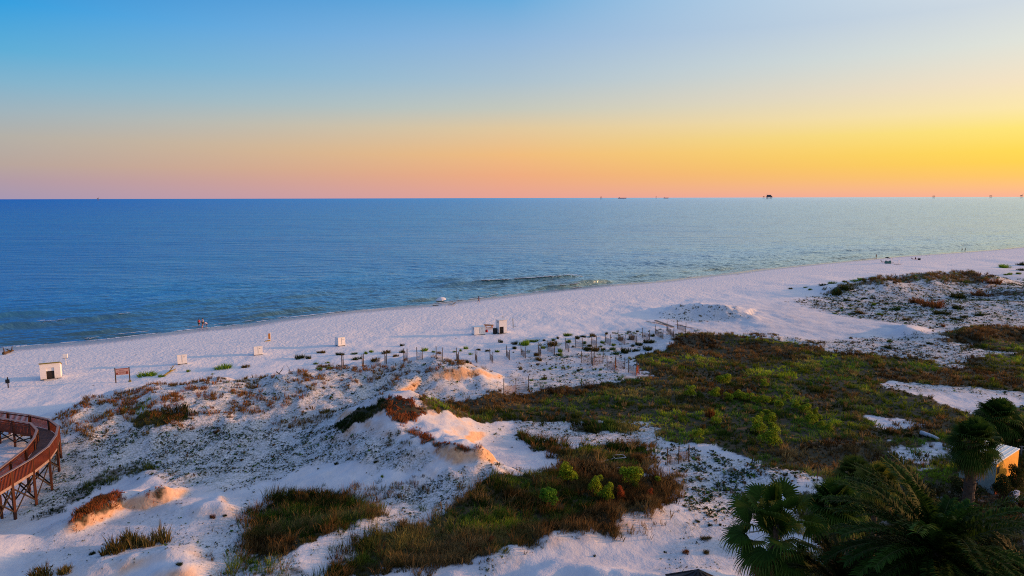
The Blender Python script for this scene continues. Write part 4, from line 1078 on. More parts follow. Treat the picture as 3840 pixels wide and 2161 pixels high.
palm('cabbage_palm', 2100, 1275, 35, 'fan', 60, 1.0, 'wide deep green fan palm just right of the tall fan palm', 25, pet=.8, low=-1.0, cols=(DARKG, GREEN * .95))
palm('cabbage_palm', 2205, 1215, 40, 'fan', 50, .85, 'yellow-tipped fan palm tucked among the feather palm fronds', 26, pet=.7, low=-1.0, cols=(OLIVE, LIME * .35))
# dark bushes under the palms
for k, (px, py, w, lb) in enumerate([(2250, 1440, 150, 'dark bush under the left side of the huge feather palm'), (2480, 1400, 130, 'dark bush under the right side of the huge feather palm'), (2522, 1268, 60, 'dark hedge bush below the near corner of the white-roofed shed'), (2552, 1248, 60, 'dark hedge bush under the middle of the sunlit shed wall'), (2585, 1232, 62, 'dark hedge bush at the right edge by the wooden rail'),
                                      (2530, 1300, 60, 'low dark bush in front of the pale tank'), (2165, 1345, 120, 'dark bush below the wide deep green fan palm'), (2330, 1300, 120, 'dark bush behind the upright fronds of the huge feather palm'), (2430, 1262, 100, 'dark bush at the foot of the thick-trunked round-headed palm'), (2050, 1440, 60, 'dark bush at the foot of the tall fan palm')]):
    e = make_shrub(900 + k, DARKG * .9, OLIVE * .5, 2200, .035); g = G1(px, py); D = g.y; w_ = w * D / F_
    e.name = 'dark_bush'; e.location = g; e.scale = (w_, w_, w_ * (1.5 if 'hedge' in lb else .7)); tag(e, lb, 'bush')
# ------------------------------------------------------------------ boardwalk
RAILM = mat('stained_wood', (.17, .030, .008), .7, .45, 5, .5, stretch=(6, 6, .6), c2=(.06, .013, .006))
DECKM = mat('deck_boards', (.12, .075, .07), .8, .4, 5, .5, c2=(.07, .045, .045))
CAPM = mat('weathered_cap', (.30, .21, .19), .6, .3, 5, .3)
TIMB = mat('pile_timber', (.032, .020, .013), .85, .5, 4, .6, stretch=(4, 4, .5))
POSTW = mat('post_wood', (.075, .020, .009), .75, .4, 5, .5, stretch=(6, 6, .6), c2=(.05, .018, .010))
DZ = 2.5
def bw(px, py, z): p = P(px, py, z); return Vector((p[0], p[1]))
RT = DZ + 1.08
outer = [bw(*a, RT) for a in ((0, 1030), (19, 1037.5), (74, 1044.6), (122, 1055), (146, 1073), (141, 1096), (121, 1124), (81, 1154), (27, 1186), (0, 1197))]
inner = [bw(*a, RT) for a in ((0, 1054), (32, 1057.5), (77, 1065), (93, 1082), (85.5, 1102), (64, 1128.5), (25.5, 1158.5), (0, 1173))]
def resample(pl, n):
    L_ = [0]
    for a, b in zip(pl, pl[1:]): L_.append(L_[-1] + (b - a).length)
    out = []
    for i in range(n):
        s = L_[-1] * i / (n - 1); j = max(0, min(len(pl) - 2, next((k for k in range(len(L_) - 1) if L_[k + 1] >= s), len(pl) - 2)))
        t = (s - L_[j]) / (L_[j + 1] - L_[j] + 1e-9); out.append(pl[j] + (pl[j + 1] - pl[j]) * t)
    return out
# extend both ends past the frame, then rib the two sides together
def ext(pl, n, step):
    a = (pl[0] - pl[1]).normalized(); b = (pl[-1] - pl[-2]).normalized()
    return [pl[0] + a * step * k for k in range(n, 0, -1)] + pl + [pl[-1] + b * step * k for k in range(1, n + 1)]
board = empty('boardwalk', (outer[4].x, outer[4].y, 0), 0, 'curving red-stained wooden boardwalk on tall braced posts at the left edge', 'boardwalk')
BO = Vector((outer[4].x, outer[4].y, 0))
def add_child(m, name, mt, parent=None, **k):
    parent = parent or board
    m.v = [(v[0] - BO.x, v[1] - BO.y, v[2]) for v in m.v]
    return m.build(name, mt, parent, **k)
outer2 = ext(outer[1:9], 2, 2.3); inner2 = ext(inner[1:7], 2, 2.2)
no_ = len(outer2)
innr = [inner2[i] for i in (0, 1, 2, 3, 4, 4, 5, 6, 7, 8, 9, 9)][:no_]
NS = 90
ro, ri = resample(outer2, NS), resample(inner2, NS)
m = MB()
for i in range(NS - 1):
    a0, a1, b0, b1 = ro[i], ro[i + 1], ri[i], ri[i + 1]
    a1 = a0 + (a1 - a0) * .93; b1 = b0 + (b1 - b0) * .93
    m.hexa([(b0.x, b0.y, DZ - .05), (a0.x, a0.y, DZ - .05), (a1.x, a1.y, DZ - .05), (b1.x, b1.y, DZ - .05), (b0.x, b0.y, DZ), (a0.x, a0.y, DZ), (a1.x, a1.y, DZ), (b1.x, b1.y, DZ)])
add_child(m, 'deck', DECKM)
allp = []
for pl, sgn in ((outer2, 1), (inner2, -1)):
    for i, p in enumerate(pl):
        g = zat(p.x, p.y)
        if any((p - q).length < .5 for q in allp): continue
        allp.append(p)
        m = MB(); m.box((p.x, p.y, (g - .5 + RT + .0) / 2), (.19, .19, RT - g + .5), rz=.3 * i)
        add_child(m, 'post', POSTW, bevel=.01)
    for i in range(len(pl) - 1):
        a, b = pl[i], pl[i + 1]; d = (b - a); ln = d.length; u = d / ln
        rail = MB(); rail.bar((a.x, a.y, RT + .02), (b.x, b.y, RT + .02), .20, .05)
        r_o = add_child(rail, 'handrail', CAPM)
        pk = MB(); n = int(ln / .16); nrm = Vector((-u.y, u.x)) * (.06)
        for k in range(1, n):
            q = a + u * (ln * k / n) + nrm * (1 if sgn > 0 else -1)
            pk.box((q.x, q.y, DZ + .50), (.085, .03, .98), rz=math.atan2(u.y, u.x))
        pk.bar((a.x, a.y, DZ + .92), (b.x, b.y, DZ + .92), .04, .09)
        add_child(pk, 'balusters', RAILM)
        bs = MB(); bs.bar((a.x, a.y, DZ - .12), (b.x, b.y, DZ - .12), .06, .24)
        add_child(bs, 'fascia_board', CAPM if sgn > 0 else RAILM)
# cross braces under the deck, between neighbouring posts and across
br = MB(); k = 0
def X(a, b, z0, z1, w=.11):
    global k
    for (p, q) in (((a, z0), (b, z1)), ((a, z1), (b, z0))):
        m = MB(); m.bar((p[0].x, p[0].y, p[1]), (q[0].x, q[0].y, q[1]), .05, w); add_child(m, 'brace', TIMB)
for pl in (outer2, inner2):
    for a, b in zip(pl, pl[1:]):
        z0 = max(zat(a.x, a.y), zat(b.x, b.y)) + .4
        if (b - a).length > .8: X(a, b, z0, DZ - .35)
for p in outer2[2:-1]:
    q = min(inner2, key=lambda w: (w - p).length)
    z0 = max(zat(p.x, p.y), zat(q.x, q.y)) + .5
    X(p, q, z0, DZ - .4)
    m = MB(); m.bar((p.x, p.y, DZ - .3), (q.x, q.y, DZ - .3), .09, .22); add_child(m, 'cross_beam', TIMB)

# ------------------------------------------------------------------ beach huts and boxes
WHITEP = mat('white_paint', (.80, .78, .77), .55, .08, 3, .1)
WHITEL = mat('white_siding', (.80, .77, .75), .6, .08, 2, .2, stretch=(.3, .3, 9))
OLIVER = mat('olive_roof_edge', (.20, .17, .035), .7, .3, 4, .2)
DARKD = mat('dark_door', (.035, .025, .02), .7, .4, 4, .3)
SKID = mat('wet_timber', (.06, .05, .03), .85, .4, 4, .4)
NAVY = mat('navy_lettering', (.012, .035, .09), .6, .1, 4, 0)
BLK = mat('black_plastic', (.008, .010, .014), .4, .3, 4, .1)
YAW = R(28)
def at_root(name, px, py, yaw, label, cat, group=None):
    g = G1(px, py); return empty(name, (g.x, g.y, g.z), yaw, label, cat, group)
h = at_root('beach_hut', 128, 954.5, YAW, 'white plank beach hut with an olive roof edge and dark low door', 'hut')
h.scale = (.84, .9, .88)
m = MB(); w_, d_, hh_ = 2.85, 2.2, 2.45
def wedge(x0, x1, y0, z0):
    sl = lambda y: hh_ + .1 - y * .33
    m.hexa([(x0, y0, z0), (x1, y0, z0), (x1, d_, z0), (x0, d_, z0), (x0, y0, sl(y0)), (x1, y0, sl(y0)), (x1, d_, sl(d_)), (x0, d_, sl(d_))])
wedge(-w_ / 2, -w_ / 2 + .86, 0, .1); wedge(w_ / 2 - .86, w_ / 2, 0, .1); wedge(-w_ / 2 + .86, w_ / 2 - .86, 0, 1.89); m.box((0, d_ / 2 + .2, .99), (w_ - 1.72, d_ - .5, 1.76))
m.build('wall', WHITEP, h)
m = MB()
for i in range(16):
    z = .2 + i * .147
    for s in (-1, 1): m.box((s * (w_ / 2 - .43), -.012, z), (.855, .024, .145), rx=.09)
    if z > 1.95: m.box((0, -.012, z), (w_ - 1.72, .024, .145), rx=.09)
m.build('siding', WHITEL, h)
m = MB(); m.box((0, d_ / 2 - .05, hh_ - .16), (w_ + .14, d_ + .45, .16), rx=-.32); m.build('roof', OLIVER, h, bevel=.02)
m = MB()
for i in range(9): m.box((0, .12, .20 + i * .128), (1.2, .05, .132))
m.build('door', DARKD, h)
m = MB(); m.box((0, .13, 1.60), (1.22, .07, .50)); m.build('shutter', WHITEP, h)
m = MB()
for s in (-1, 1): m.box((s * .95, d_ / 2, .05), (.14, d_ + .5, .16))
m.box((0, -.03, .05), (w_ + .05, .1, .12)); m.build('skid', SKID, h)
m = MB()
for i in range(5): m.box((0, -.35 - i * .22, .09 - i * .03), (1.7, .19, .05))
m.build('ramp', mat('bleached_boards', (.62, .58, .56), .8, .2, 4, .3), h)

def chair_box(px, py, w, d, h_, label, group, yaw=YAW, marks=False, lid=True):
    e = at_root('storage_box', px, py, yaw, label, 'storage box', group)
    m = MB(); m.box((0, d / 2, .10 + h_ / 2), (w, d, h_)); m.build('body', WHITEP, e, bevel=.015)
    m = MB(); m.box((0, d / 2, .13 + h_), (w + .10, d + .10, .06), rx=-.03); m.build('lid', WHITEP, e, bevel=.01)
    m = MB()
    for s in (-1, 1): m.box((s * (w / 2 - .12), d / 2, .05), (.12, d + .1, .12))
    m.build('skid', SKID, e)
    m = MB(); m.box((0, -.012, .10 + h_ * .55), (.02, .02, h_ * .8)); m.box((w * .2, -.02, h_ * .85), (.16, .03, .05)); m.build('latch', SKID, e)
    if marks:
        m = MB()
        for j in range(3):
            for i in range(3):
                m.box((-w / 2 - .008, .45 + i * .17, .4 + h_ * .42 + j * .24 - i * .02), (.012, .10, .16), rx=.3)
        m.build('lettering', NAVY, e)
    return e
BG = 'white storage boxes spaced along the beach'
chair_box(459, 917, 1.35, 1.1, 1.35, 'white storage box on the sand, the one nearest the two-post sign', BG)
chair_box(650, 894, 1.35, 1.1, 1.3, 'white storage box behind the single green plant, nearest the orange lifebuoy post', BG)
chair_box(860, 871, 1.25, 1.5, 1.35, 'white storage box with a bluish side, nearest the long marked box', BG, yaw=R(36))
chair_box(1207, 843, 2.15, 1.6, 1.35, 'long white storage box with navy marks on its side, left of the picnic table', BG, yaw=R(22), marks=True)
# rental kiosk
k_ = at_root('rental_kiosk', 1265.5, 839.5, R(24), 'tall narrow white kiosk with a flat roof and a dark opening below', 'kiosk')
m = MB(); W1, D1, H1 = 1.55, 1.6, 2.45
m.box((-W1 / 2 + .035, D1 / 2, H1 / 2 + .08), (.07, D1, H1)); m.box((W1 / 2 - .3, D1 / 2, H1 / 2 + .08), (.6, D1, H1)); m.box((-.265, D1 / 2, 1.32 + (H1 - 1.24) / 2), (.88, D1, H1 - 1.24)); m.box((-.265, D1 - .04, .7), (.88, .08, 1.2))
m.build('wall', WHITEP, k_)
m = MB(); m.box((0, D1 / 2 - .05, H1 + .12), (W1 + .35, D1 + .4, .07), rx=-.05); m.build('roof', WHITEP, k_)
m = MB(); m.box((-.265, .35, .68), (.86, .03, 1.12)); m.build('opening', DARKD, k_)
m = MB(); m.box((0, D1 / 2, .03), (W1 + .1, D1 + .1, .14)); m.build('floor', SKID, k_)
m = MB()
for j in range(2):
    for i in range(3): m.box((-W1 / 2 - .008, .35 + i * .2, 2.05 + j * .2), (.012, .13, .12), rx=.25)
m.build('lettering', NAVY, k_)
# trash bin
b_ = at_root('trash_bin', 1245, 840, 0, 'black trash bin against the left side of the tall kiosk', 'trash bin')
m = MB(); m.tube([(0, 0, 0), (0, 0, .1), (0, 0, .95)], [.34, .37, .40], 16); m.build('body', BLK, b_)
m = MB(); m.tube([(0, 0, .95), (0, 0, 1.04), (0, 0, 1.1)], [.43, .41, .25], 16); m.build('lid', BLK, b_)
# picnic table
ORW = mat('varnished_pine', (.42, .17, .04), .6, .3, 5, .3)
t_ = at_root('picnic_table', 1229, 827, R(-14), 'orange wooden picnic table between the long marked box and the kiosk', 'picnic table')
m = MB()
for i in range(4): m.box((0, (i - 1.5) * .2, .74), (1.9, .17, .05))
m.build('tabletop', ORW, t_)
for s in (-1, 1):
    m = MB()
    for q in (0, 1): m.box((0, s * (.66 + q * .17), .44), (1.9, .15, .05))
    m.build('seat', ORW, t_)
for sx in (-1, 1):
    for sy in (-1, 1):
        m = MB(); m.bar((sx * .65, sy * .25, .72), (sx * .65, sy * .68, 0), .09, .05); m.build('leg', ORW, t_)
    m = MB(); m.bar((sx * .65, -.8, .40), (sx * .65, .8, .40), .05, .1); m.build('crossbar', ORW, t_)
REDM = mat('red_cloth', (.45, .02, .02), .7, .3, 5, .3)
r_ = at_root('beach_bag', 1224, 836, 0, 'small red bag on the sand at the corner of the long marked box', 'bag')
m = MB(); m.blob((0, 0, .22), (.28, .2, .26), 10, 7, .08); m.build('body', REDM, r_, smooth=True)
m = MB(); m.tube([(-.12, 0, .42), (-.08, 0, .62), (.05, 0, .64), (.1, 0, .42)], .02, 6); m.build('strap', REDM, r_)
POSTM = mat('green_post', (.13, .12, .03), .8, .35, 5, .3)
for px, py, hgt, lb in ((1291, 826, 1.95, 'thin leaning wooden post standing alone right of the tall kiosk'), (1266, 822, 2.1, 'thin wooden post standing behind the tall kiosk, only its top showing')):
    g = G1(px, py); m = MB(); m.tube([(0, 0, -.3), (-.03, 0, hgt * .6), (-.07, 0, hgt)], .06, 8); o = m.build('wooden_post', POSTM); o.location = g; tag(o, lb, 'post', 'wooden posts by the kiosk')
# dark notice post at far left, white post, lifebuoy post
e = at_root('notice_post', 21, 976, R(20), 'dark post carrying a small black box, left of the beach hut', 'post')
m = MB(); m.box((0, 0, .6), (.11, .11, 1.75)); m.build('post', DARKD, e)
m = MB(); m.box((0, -.1, .93), (.46, .16, .52)); m.build('box', BLK, e, bevel=.02)
e = at_root('white_stand', 166, 917, R(20), 'pale white box on a thin white post behind the beach hut', 'stand')
m = MB(); m.box((0, 0, .55), (.1, .1, 1.2)); m.build('post', WHITEP, e)
m = MB(); m.box((0, -.05, 1.35), (.62, .3, .62)); m.build('box', WHITEP, e, bevel=.02)
m = MB(); m.box((0, -.05, 1.01), (.66, .34, .04)); m.build('shelf', SKID, e)
e = at_root('lifebuoy_post', 679, 857.5, R(26), 'orange-brown board on a white post with a plank at its foot', 'post')
m = MB(); m.box((.12, 0, .72), (.12, .12, 1.6)); m.build('post', WHITEP, e)
m = MB(); m.box((-.09, -.09, .85), (.34, .06, 1.0)); m.build('board', ORW, e)
m = MB(); m.box((-.45, -.25, .09), (1.0, .28, .12), rz=.15, ry=-.12); m.build('plank', mat('yellow_plank', (.40, .26, .05), .7, .3, 4, .3), e)
# two-post sign
SIGNM = mat('sign_board', (.62, .36, .30), .6, .15, 3, .1); SIGNT = mat('sign_print', (.30, .06, .03), .6, .2, 3, .0)
s_ = at_root('beach_sign', 309.5, 962, R(20), 'reddish notice board hung between two dark posts on the open sand', 'sign')
for sx, dz in ((-.86, -.1), (.86, 0)):
    m = MB(); m.box((sx, 0, .95), (.13, .13, 2.3)); m.build('post', mat('sign_post', (.09, .05, .02), .8, .4, 5, .3), s_, bevel=.01)
m = MB(); m.box((0, -.08, 1.55), (1.58, .05, .92)); sb = m.build('board', SIGNM, s_)
m = MB()
rs = random.Random(4)
for (z, h2, x0, x1) in ((1.93, .09, -.7, .7), (1.74, .07, -.3, .25), (1.57, .03, -.72, .7), (1.20, .05, -.72, .6)):
    x = x0
    while x < x1:
        w2 = rs.uniform(.05, .14); m.box((x + w2 / 2, -.110, z), (w2, .012, h2)); x += w2 + .035
m.box((-.62, -.109, 1.3), (.22, .010, .28)); m.box((.58, -.109, 1.36), (.24, .010, .34)); m.box((-.05, -.109, 1.45), (.85, .01, .05)); m.box((-.05, -.109, 1.33), (.6, .01, .05))
m.build('print', SIGNT, sb)
m = MB(); m.blob((.86, -.05, .1), (.22, .2, .14), 8, 6, .2); m.build('base_stone', OLIVER, s_)

# ------------------------------------------------------------------ sand fences
FPOST = mat('fence_post', (.085, .06, .035), .9, .4, 5, .3); FSLAT = mat('fence_slats', (.20, .13, .10), .85, .4, 5, .3); FORG = mat('sunlit_slats', (.55, .12, .02), .7, .3, 5, .2)  # orange slats are the same wood with low sun put into the colour
ORD = ['first', 'second', 'third', 'fourth', 'fifth', 'sixth', 'seventh', 'eighth', 'ninth', 'tenth', 'eleventh', 'twelfth', 'thirteenth', 'fourteenth', 'fifteenth', 'sixteenth', 'seventeenth', 'eighteenth', 'nineteenth', 'twentieth', 'twenty-first', 'twenty-second', 'twenty-third']
def sand_fence(pts, h, label, group, slat_gap=.11, tilt=0, sh=1.1, orange=()):
    P_ = [G1(*p) for p in pts]; c = P_[0]
    e = empty('sand_fence', c, 0, label, 'fence', group)
    for i, p in enumerate(P_):
        q = p - c; m = MB(); hh = h * random.uniform(.92, 1.08)
        m.tube([q + Vector((0, 0, -.4)), q + Vector((random.uniform(-.05, .05), 0, hh))], .05, 7); m.build('post', FPOST, e)
    for i in range(len(P_) - 1):
        a, b = P_[i] - c, P_[i + 1] - c; ln = (b - a).length; n = max(4, int(ln / slat_gap)); m = MB()
        for k in range(n + 1):
            t = k / n; q = a + (b - a) * t; q.z = zat(q.x + c.x, q.y + c.y) - c.z
            hh = sh * random.uniform(.9, 1.04); m.box((q.x, q.y, hh / 2 - .05), (.035, .012, hh), rz=math.atan2((b - a).y, (b - a).x), rx=random.uniform(-.05, .05))
            m.v[-8:] = [(v[0], v[1], v[2] + q.z) for v in m.v[-8:]]
        for zz in (.3, .85): m.bar(a + Vector((0, 0, zz * sh)), b + Vector((0, 0, zz * sh)), .012, .012)
        o = m.build('slats', FORG if i in orange else FSLAT, e)
        if i in orange: o['label'] = 'orange-lit slats bunched by the post'
    return e
FB = 'short sand fences in the long row'
row = [((860, 926), (864.5, 924)), ((911, 922), (914.5, 920)), ((968, 914), (972, 915)), ((1016, 906), (1024, 907)), ((1049, 905), (1063, 906)), ((1098, 904), (1113, 905)), ((1149, 908), (1154, 915)), ((1196, 907), (1200, 914)), ((1233, 906), (1240, 914)), ((1274, 897), (1282, 906)),
       ((1311, 893), (1322, 902)), ((1354, 887), (1361, 897)), ((1378, 883), (1395, 891)), ((1423, 878), (1431, 886)), ((1448, 875), (1465, 879)), ((1487, 866), (1500, 873)), ((1523, 862), (1535, 869)), ((1555, 857), (1572, 868)), ((1582, 854), (1602, 862)), ((1615, 851), (1634, 855)), ((1648, 841), (1668, 853)), ((1677, 833), (1695, 849)), ((1704, 828), (1725, 836))]
for i, pr in enumerate(row):
    e = sand_fence(pr, 1.75, f'{ORD[i]} sand fence from the left in the long row, thin posts, grey slats', FB, sh=1.15)
    LM.append((pr[1][0], pr[1][1], f'the {ORD[i]} row fence'))
FF = 'slatted fences in the nearer zigzag row'
sand_fence([(1462, 914), (1487, 915), (1491, 921), (1494, 918), (1517, 914)], 1.9, 'widest panel of the nearer zigzag fence, its left end, with bunched posts in the middle', FF, sh=1.25)
sand_fence([(1527, 926), (1547, 933), (1549, 924), (1572, 928)], 1.9, 'middle panel of the nearer zigzag fence with orange-lit slats at its bend', FF, sh=1.25, orange=(1,))
sand_fence([(1581, 937), (1600, 946), (1604, 938), (1608, 942)], 1.9, 'right panel of the nearer zigzag fence with orange-lit slats at its end by the marsh', FF, sh=1.25, orange=(1, 2))
LM += [(1490, 918, 'the left zigzag panel'), (1549, 930, 'the middle zigzag panel'), (1600, 942, 'the right zigzag panel')]
g = G1(1635, 946); m = MB(); m.tube([(0, 0, -.3), (0.03, 0, 1.75)], .045, 7); o = m.build('fence_stake', FPOST); o.location = g; tag(o, 'lone reddish stake in the grass right of the zigzag fence', 'stake')
sand_fence([(1267, 992), (1298, 988), (1330, 984)], 1.9, 'grey picket fence panel between two posts at the edge of the brown marsh grass', FF, sh=1.1)
sand_fence([(1678, 1171), (1706, 1167), (1733, 1161)], 1.65, 'leaning slatted fence between two posts on the sand above the dark brush', FF, slat_gap=.12, sh=1.15)
LM += [(1298, 988, 'the grey picket panel at the marsh edge'), (1706, 1167, 'the leaning slatted fence')]
g = G1(2055, 1215); m = MB(); m.tube([(0, 0, -.3), (0, 0, 1.5)], .04, 7); o = m.build('fence_stake', FPOST); o.location = g; tag(o, 'lone stake where the sand tongue ends by the palms', 'stake')

# ------------------------------------------------------------------ driftwood, planks
GREYW = mat('grey_driftwood', (.16, .17, .18), .9, .35, 4, .5); PALEW = mat('pale_driftwood', (.50, .50, .54), .85, .2, 3, .4); BRW = mat('brown_branch', (.09, .06, .035), .9, .4, 4, .5); YELW = mat('yellow_log', (.22, .17, .04), .9, .3, 4, .5)
def log_(p0, p1, r, mt, name, label, cat, flat=False, branches=0, group=None, lift=.1):
    a, b = G1(*p0), G1(*p1); c = a.copy(); n = 8; pts = []
    rs = random.Random(int(p0[0]))
    for i in range(n + 1):
        t = i / n; q = a + (b - a) * t; q.z = zat(q.x, q.y) * .5 + (a.z + (b.z - a.z) * t) * .5 + lift + r * .6
        if not flat: q += Vector((rs.uniform(-.06, .06), rs.uniform(-.06, .06), rs.uniform(-.02, .04)))
        pts.append(q - c)
    m = MB()
    if flat: m.bar(pts[0], pts[-1], r * 2.4, r * .5)
    else:
        m.tube(pts, [r * (1 - .45 * i / n) for i in range(n + 1)], 8)
        for k in range(branches):
            i = rs.randint(1, n - 1); q = pts[i]; v = Vector((rs.uniform(-.5, .8), rs.uniform(-.6, .6), rs.uniform(.3, 1.0))) * rs.uniform(.8, 1.5)
            m.tube([q, q + v * .5 + Vector((.05, .03, .02)), q + v], [r * .5, r * .35, r * .15], 6)
    o = m.build(name, mt, smooth=not flat); o.location = c
    tag(o, label, cat, group); return o
log_((8, 893), (34, 886), .24, BRW, 'driftwood_log', 'dark knobbly driftwood log at the left end of the beach near the water', 'driftwood', branches=5)
log_((696, 938), (748, 949), .07, BRW, 'dead_branch', 'bare dead branch with forked twigs lying behind the grassy ridge', 'branch', branches=6)
log_((412, 948), (441, 931), .13, YELW, 'driftwood_log', 'yellowish forked log lying beside the flat green beach plants', 'driftwood', branches=3)
log_((1625, 810), (1678, 820), .10, GREYW, 'driftwood_plank', 'long dark pole crossing the grey plank in front of the low bare dune', 'plank', flat=True)
log_((1649, 809), (1693, 825), .22, GREYW, 'driftwood_plank', 'wide grey-blue plank crossed by the dark pole in front of the low bare dune', 'plank', flat=True)
log_((1699, 818), (1745, 828), .09, GREYW, 'driftwood_plank', 'thin grey plank under the low bare dune, right of the crossed planks', 'plank', flat=True)
log_((1412, 1114), (1435, 1128), .10, GREYW, 'driftwood_plank', 'short grey-blue plank in the grass left of the two white boards', 'plank', flat=True)
log_((1625, 1123), (1647, 1109), .13, PALEW, 'driftwood_plank', 'thick white board lying on dark litter, right of the thinner white board', 'plank', flat=True)
log_((1583, 1134), (1613, 1122), .08, PALEW, 'driftwood_plank', 'thin white board lying on dark litter, left of the thick white board', 'plank', flat=True)
log_((1509, 1166), (1545, 1156), .06, PALEW, 'driftwood_plank', 'thin pale pole lying in the grassy island above the dark brush', 'plank', flat=True)
log_((1540, 1181), (1564, 1181), .07, PALEW, 'driftwood_plank', 'short pale board behind the two front green shrubs', 'plank', flat=True)
log_((2318, 1095), (2360, 1110), .26, PALEW, 'driftwood_log', 'thick bleached white log in the brown grass left of the palms', 'driftwood')
log_((1760, 898), (1770, 899), .2, GREYW, 'driftwood_log', 'small grey log in the far marsh grass', 'driftwood')
log_((1288 + 0, 1), (1289, 1), .1, GREYW, 'x', 'x', 'x') if False else None
e = at_root('pale_frame', 1557, 1156, .2, 'small pale oblong frame lying in the grassy island', 'frame')
m = MB(); Lf, Wf = .55, .42
for (a, b) in (((-Lf, -Wf), (Lf, -Wf)), ((Lf, -Wf), (Lf, Wf)), ((Lf, Wf), (-Lf, Wf)), ((-Lf, Wf), (-Lf, -Wf))): m.tube([(a[0], a[1], .3), (b[0], b[1], .3)], .035, 6)
m.build('rim', PALEW, e)

# ------------------------------------------------------------------ shed, tank, rail, little roof
SUNLIT_W = mat('sunlit_wall_paint', (.85, .40, .035), .7, .2, 3, .2); GRW = mat('grey_green_wall', (.30, .34, .30), .75, .2, 2, .2); ROOFW = mat('white_metal_roof', (.66, .74, .76), .4, .12, 1.2, .3, stretch=(.4, 6, 1)); BRKR = mat('brick_red', (.42, .07, .03), .8, .4, 8, .5)  # orange wall colour paints low sunlight on the shed's long side
ZR = 2.7
pL, pN, pR = [Vector(P(*a, ZR)) for a in ((2420, 1152), (2507, 1168), (2563, 1131))]
pN0 = Vector((pN.x, pN.y, 0)); gN = min(zat(pN.x, pN.y), zat(pR.x, pR.y), zat(pL.x, pL.y)) - .2
v = (pR - pN); v.z = 0; lv_ = v.length; v.normalize(); u = Vector((-v.y, v.x, 0)); lu = 2.7
shed = empty('utility_shed', (pN.x, pN.y, gN), math.atan2(-u.y, -u.x), 'flat white-roofed shed with low sun painted orange on its long side, behind the round-headed fan palm', 'shed')
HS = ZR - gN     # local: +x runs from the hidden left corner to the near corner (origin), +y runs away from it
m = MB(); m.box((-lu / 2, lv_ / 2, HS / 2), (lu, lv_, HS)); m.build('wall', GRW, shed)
m = MB(); m.box((.016, lv_ / 2, .55 + (HS - .55) / 2), (.03, lv_, HS - .6)); m.build('sunlit_panel', SUNLIT_W, shed)  # thin panel lays the painted sunlight over the plain wall
m = MB()
for i in range(13): m.box((.05, lv_ * (i + .5) / 13, .35), (.06, lv_ / 13 * .7, .5)); 
m.box((.03, lv_ / 2, .3), (.05, lv_, .5)); m.build('brick_skirting', BRKR, shed)
m = MB(); m.box((.035, .38, HS - .62), (.04, .6, .62)); m.build('window', DARKD, shed)
m = MB(); m.box((-lu / 2, lv_ / 2, HS + .05), (lu + .14, lv_ + .14, .1)); m.build('roof', ROOFW, shed, bevel=.02)
m = MB()
for i in range(7): m.box((-lu * (i + .5) / 7, lv_ / 2, HS + .115), (.03, lv_ + .1, .03))
m.build('roof_seams', ROOFW, shed)
e = at_root('water_tank', 2553, 1268, .3, 'pale blue-white tank standing on gravel right of the huge feather palm', 'tank')
m = MB(); m.box((-.25, 0, .5), (.5, .5, 1.0)); m.build('body', mat('pale_blue_metal', (.35, .42, .60), .5, .2, 3, .2), e, bevel=.04)
m = MB(); m.tube([(.25, .1, 0), (.25, .1, 1.05)], .2, 14); m.build('drum', PALEW, e)
g1_, g2_ = G1(2525, 1196), G1(2549, 1176)
m = MB(); m.tube([(0, 0, .5), (g2_.x - g1_.x, g2_.y - g1_.y, 1.0)], .05, 8); o = m.build('white_pole', WHITEP); o.location = g1_; tag(o, 'slanting white pole over the dark hedge below the white-roofed shed', 'pole')
e = at_root('wooden_rail', 2568, 1150, R(-12), 'low grey wooden rail beyond the white-roofed shed at the right edge', 'rail')
m = MB()
for zz in (.75, 1.05): m.bar((-.2, 0, zz), (5, 0, zz), .05, .09)
m.build('bar', GREYW, e)
for i in range(3):
    m = MB(); m.box((i * 1.6, 0, .5), (.1, .1, 1.2)); m.build('post', GREYW, e)
d = rays(1757, 1434)[0]; tp = C0 + d * (33 / d[1]); gz = zat(tp[0], tp[1]); hz = tp[2] - gz
e = empty('gazebo', (tp[0], tp[1], gz), .5, 'dark peaked gazebo roof just showing at the bottom edge', 'gazebo')
m = MB(); n8 = 8; rr = 2.4
for k in range(n8):
    a, b = 2 * PI * k / n8, 2 * PI * (k + 1) / n8
    m.poly([(0, 0, hz), (rr * math.cos(a), rr * math.sin(a), hz - 1.5), (rr * math.cos(b), rr * math.sin(b), hz - 1.5)])
    m.bar((0, 0, hz + .02), (rr * math.cos(a), rr * math.sin(a), hz - 1.46), .10, .05)
m.build('roof', mat('dark_shingles', (.03, .03, .035), .7, .4, 9, .5), e)
for k in range(8):
    a = 2 * PI * k / 8; m = MB(); m.box((2.1 * math.cos(a), 2.1 * math.sin(a), (hz - 1.35) / 2 - .2), (.14, .14, hz - 1.35)); m.build('post', TIMB, e)

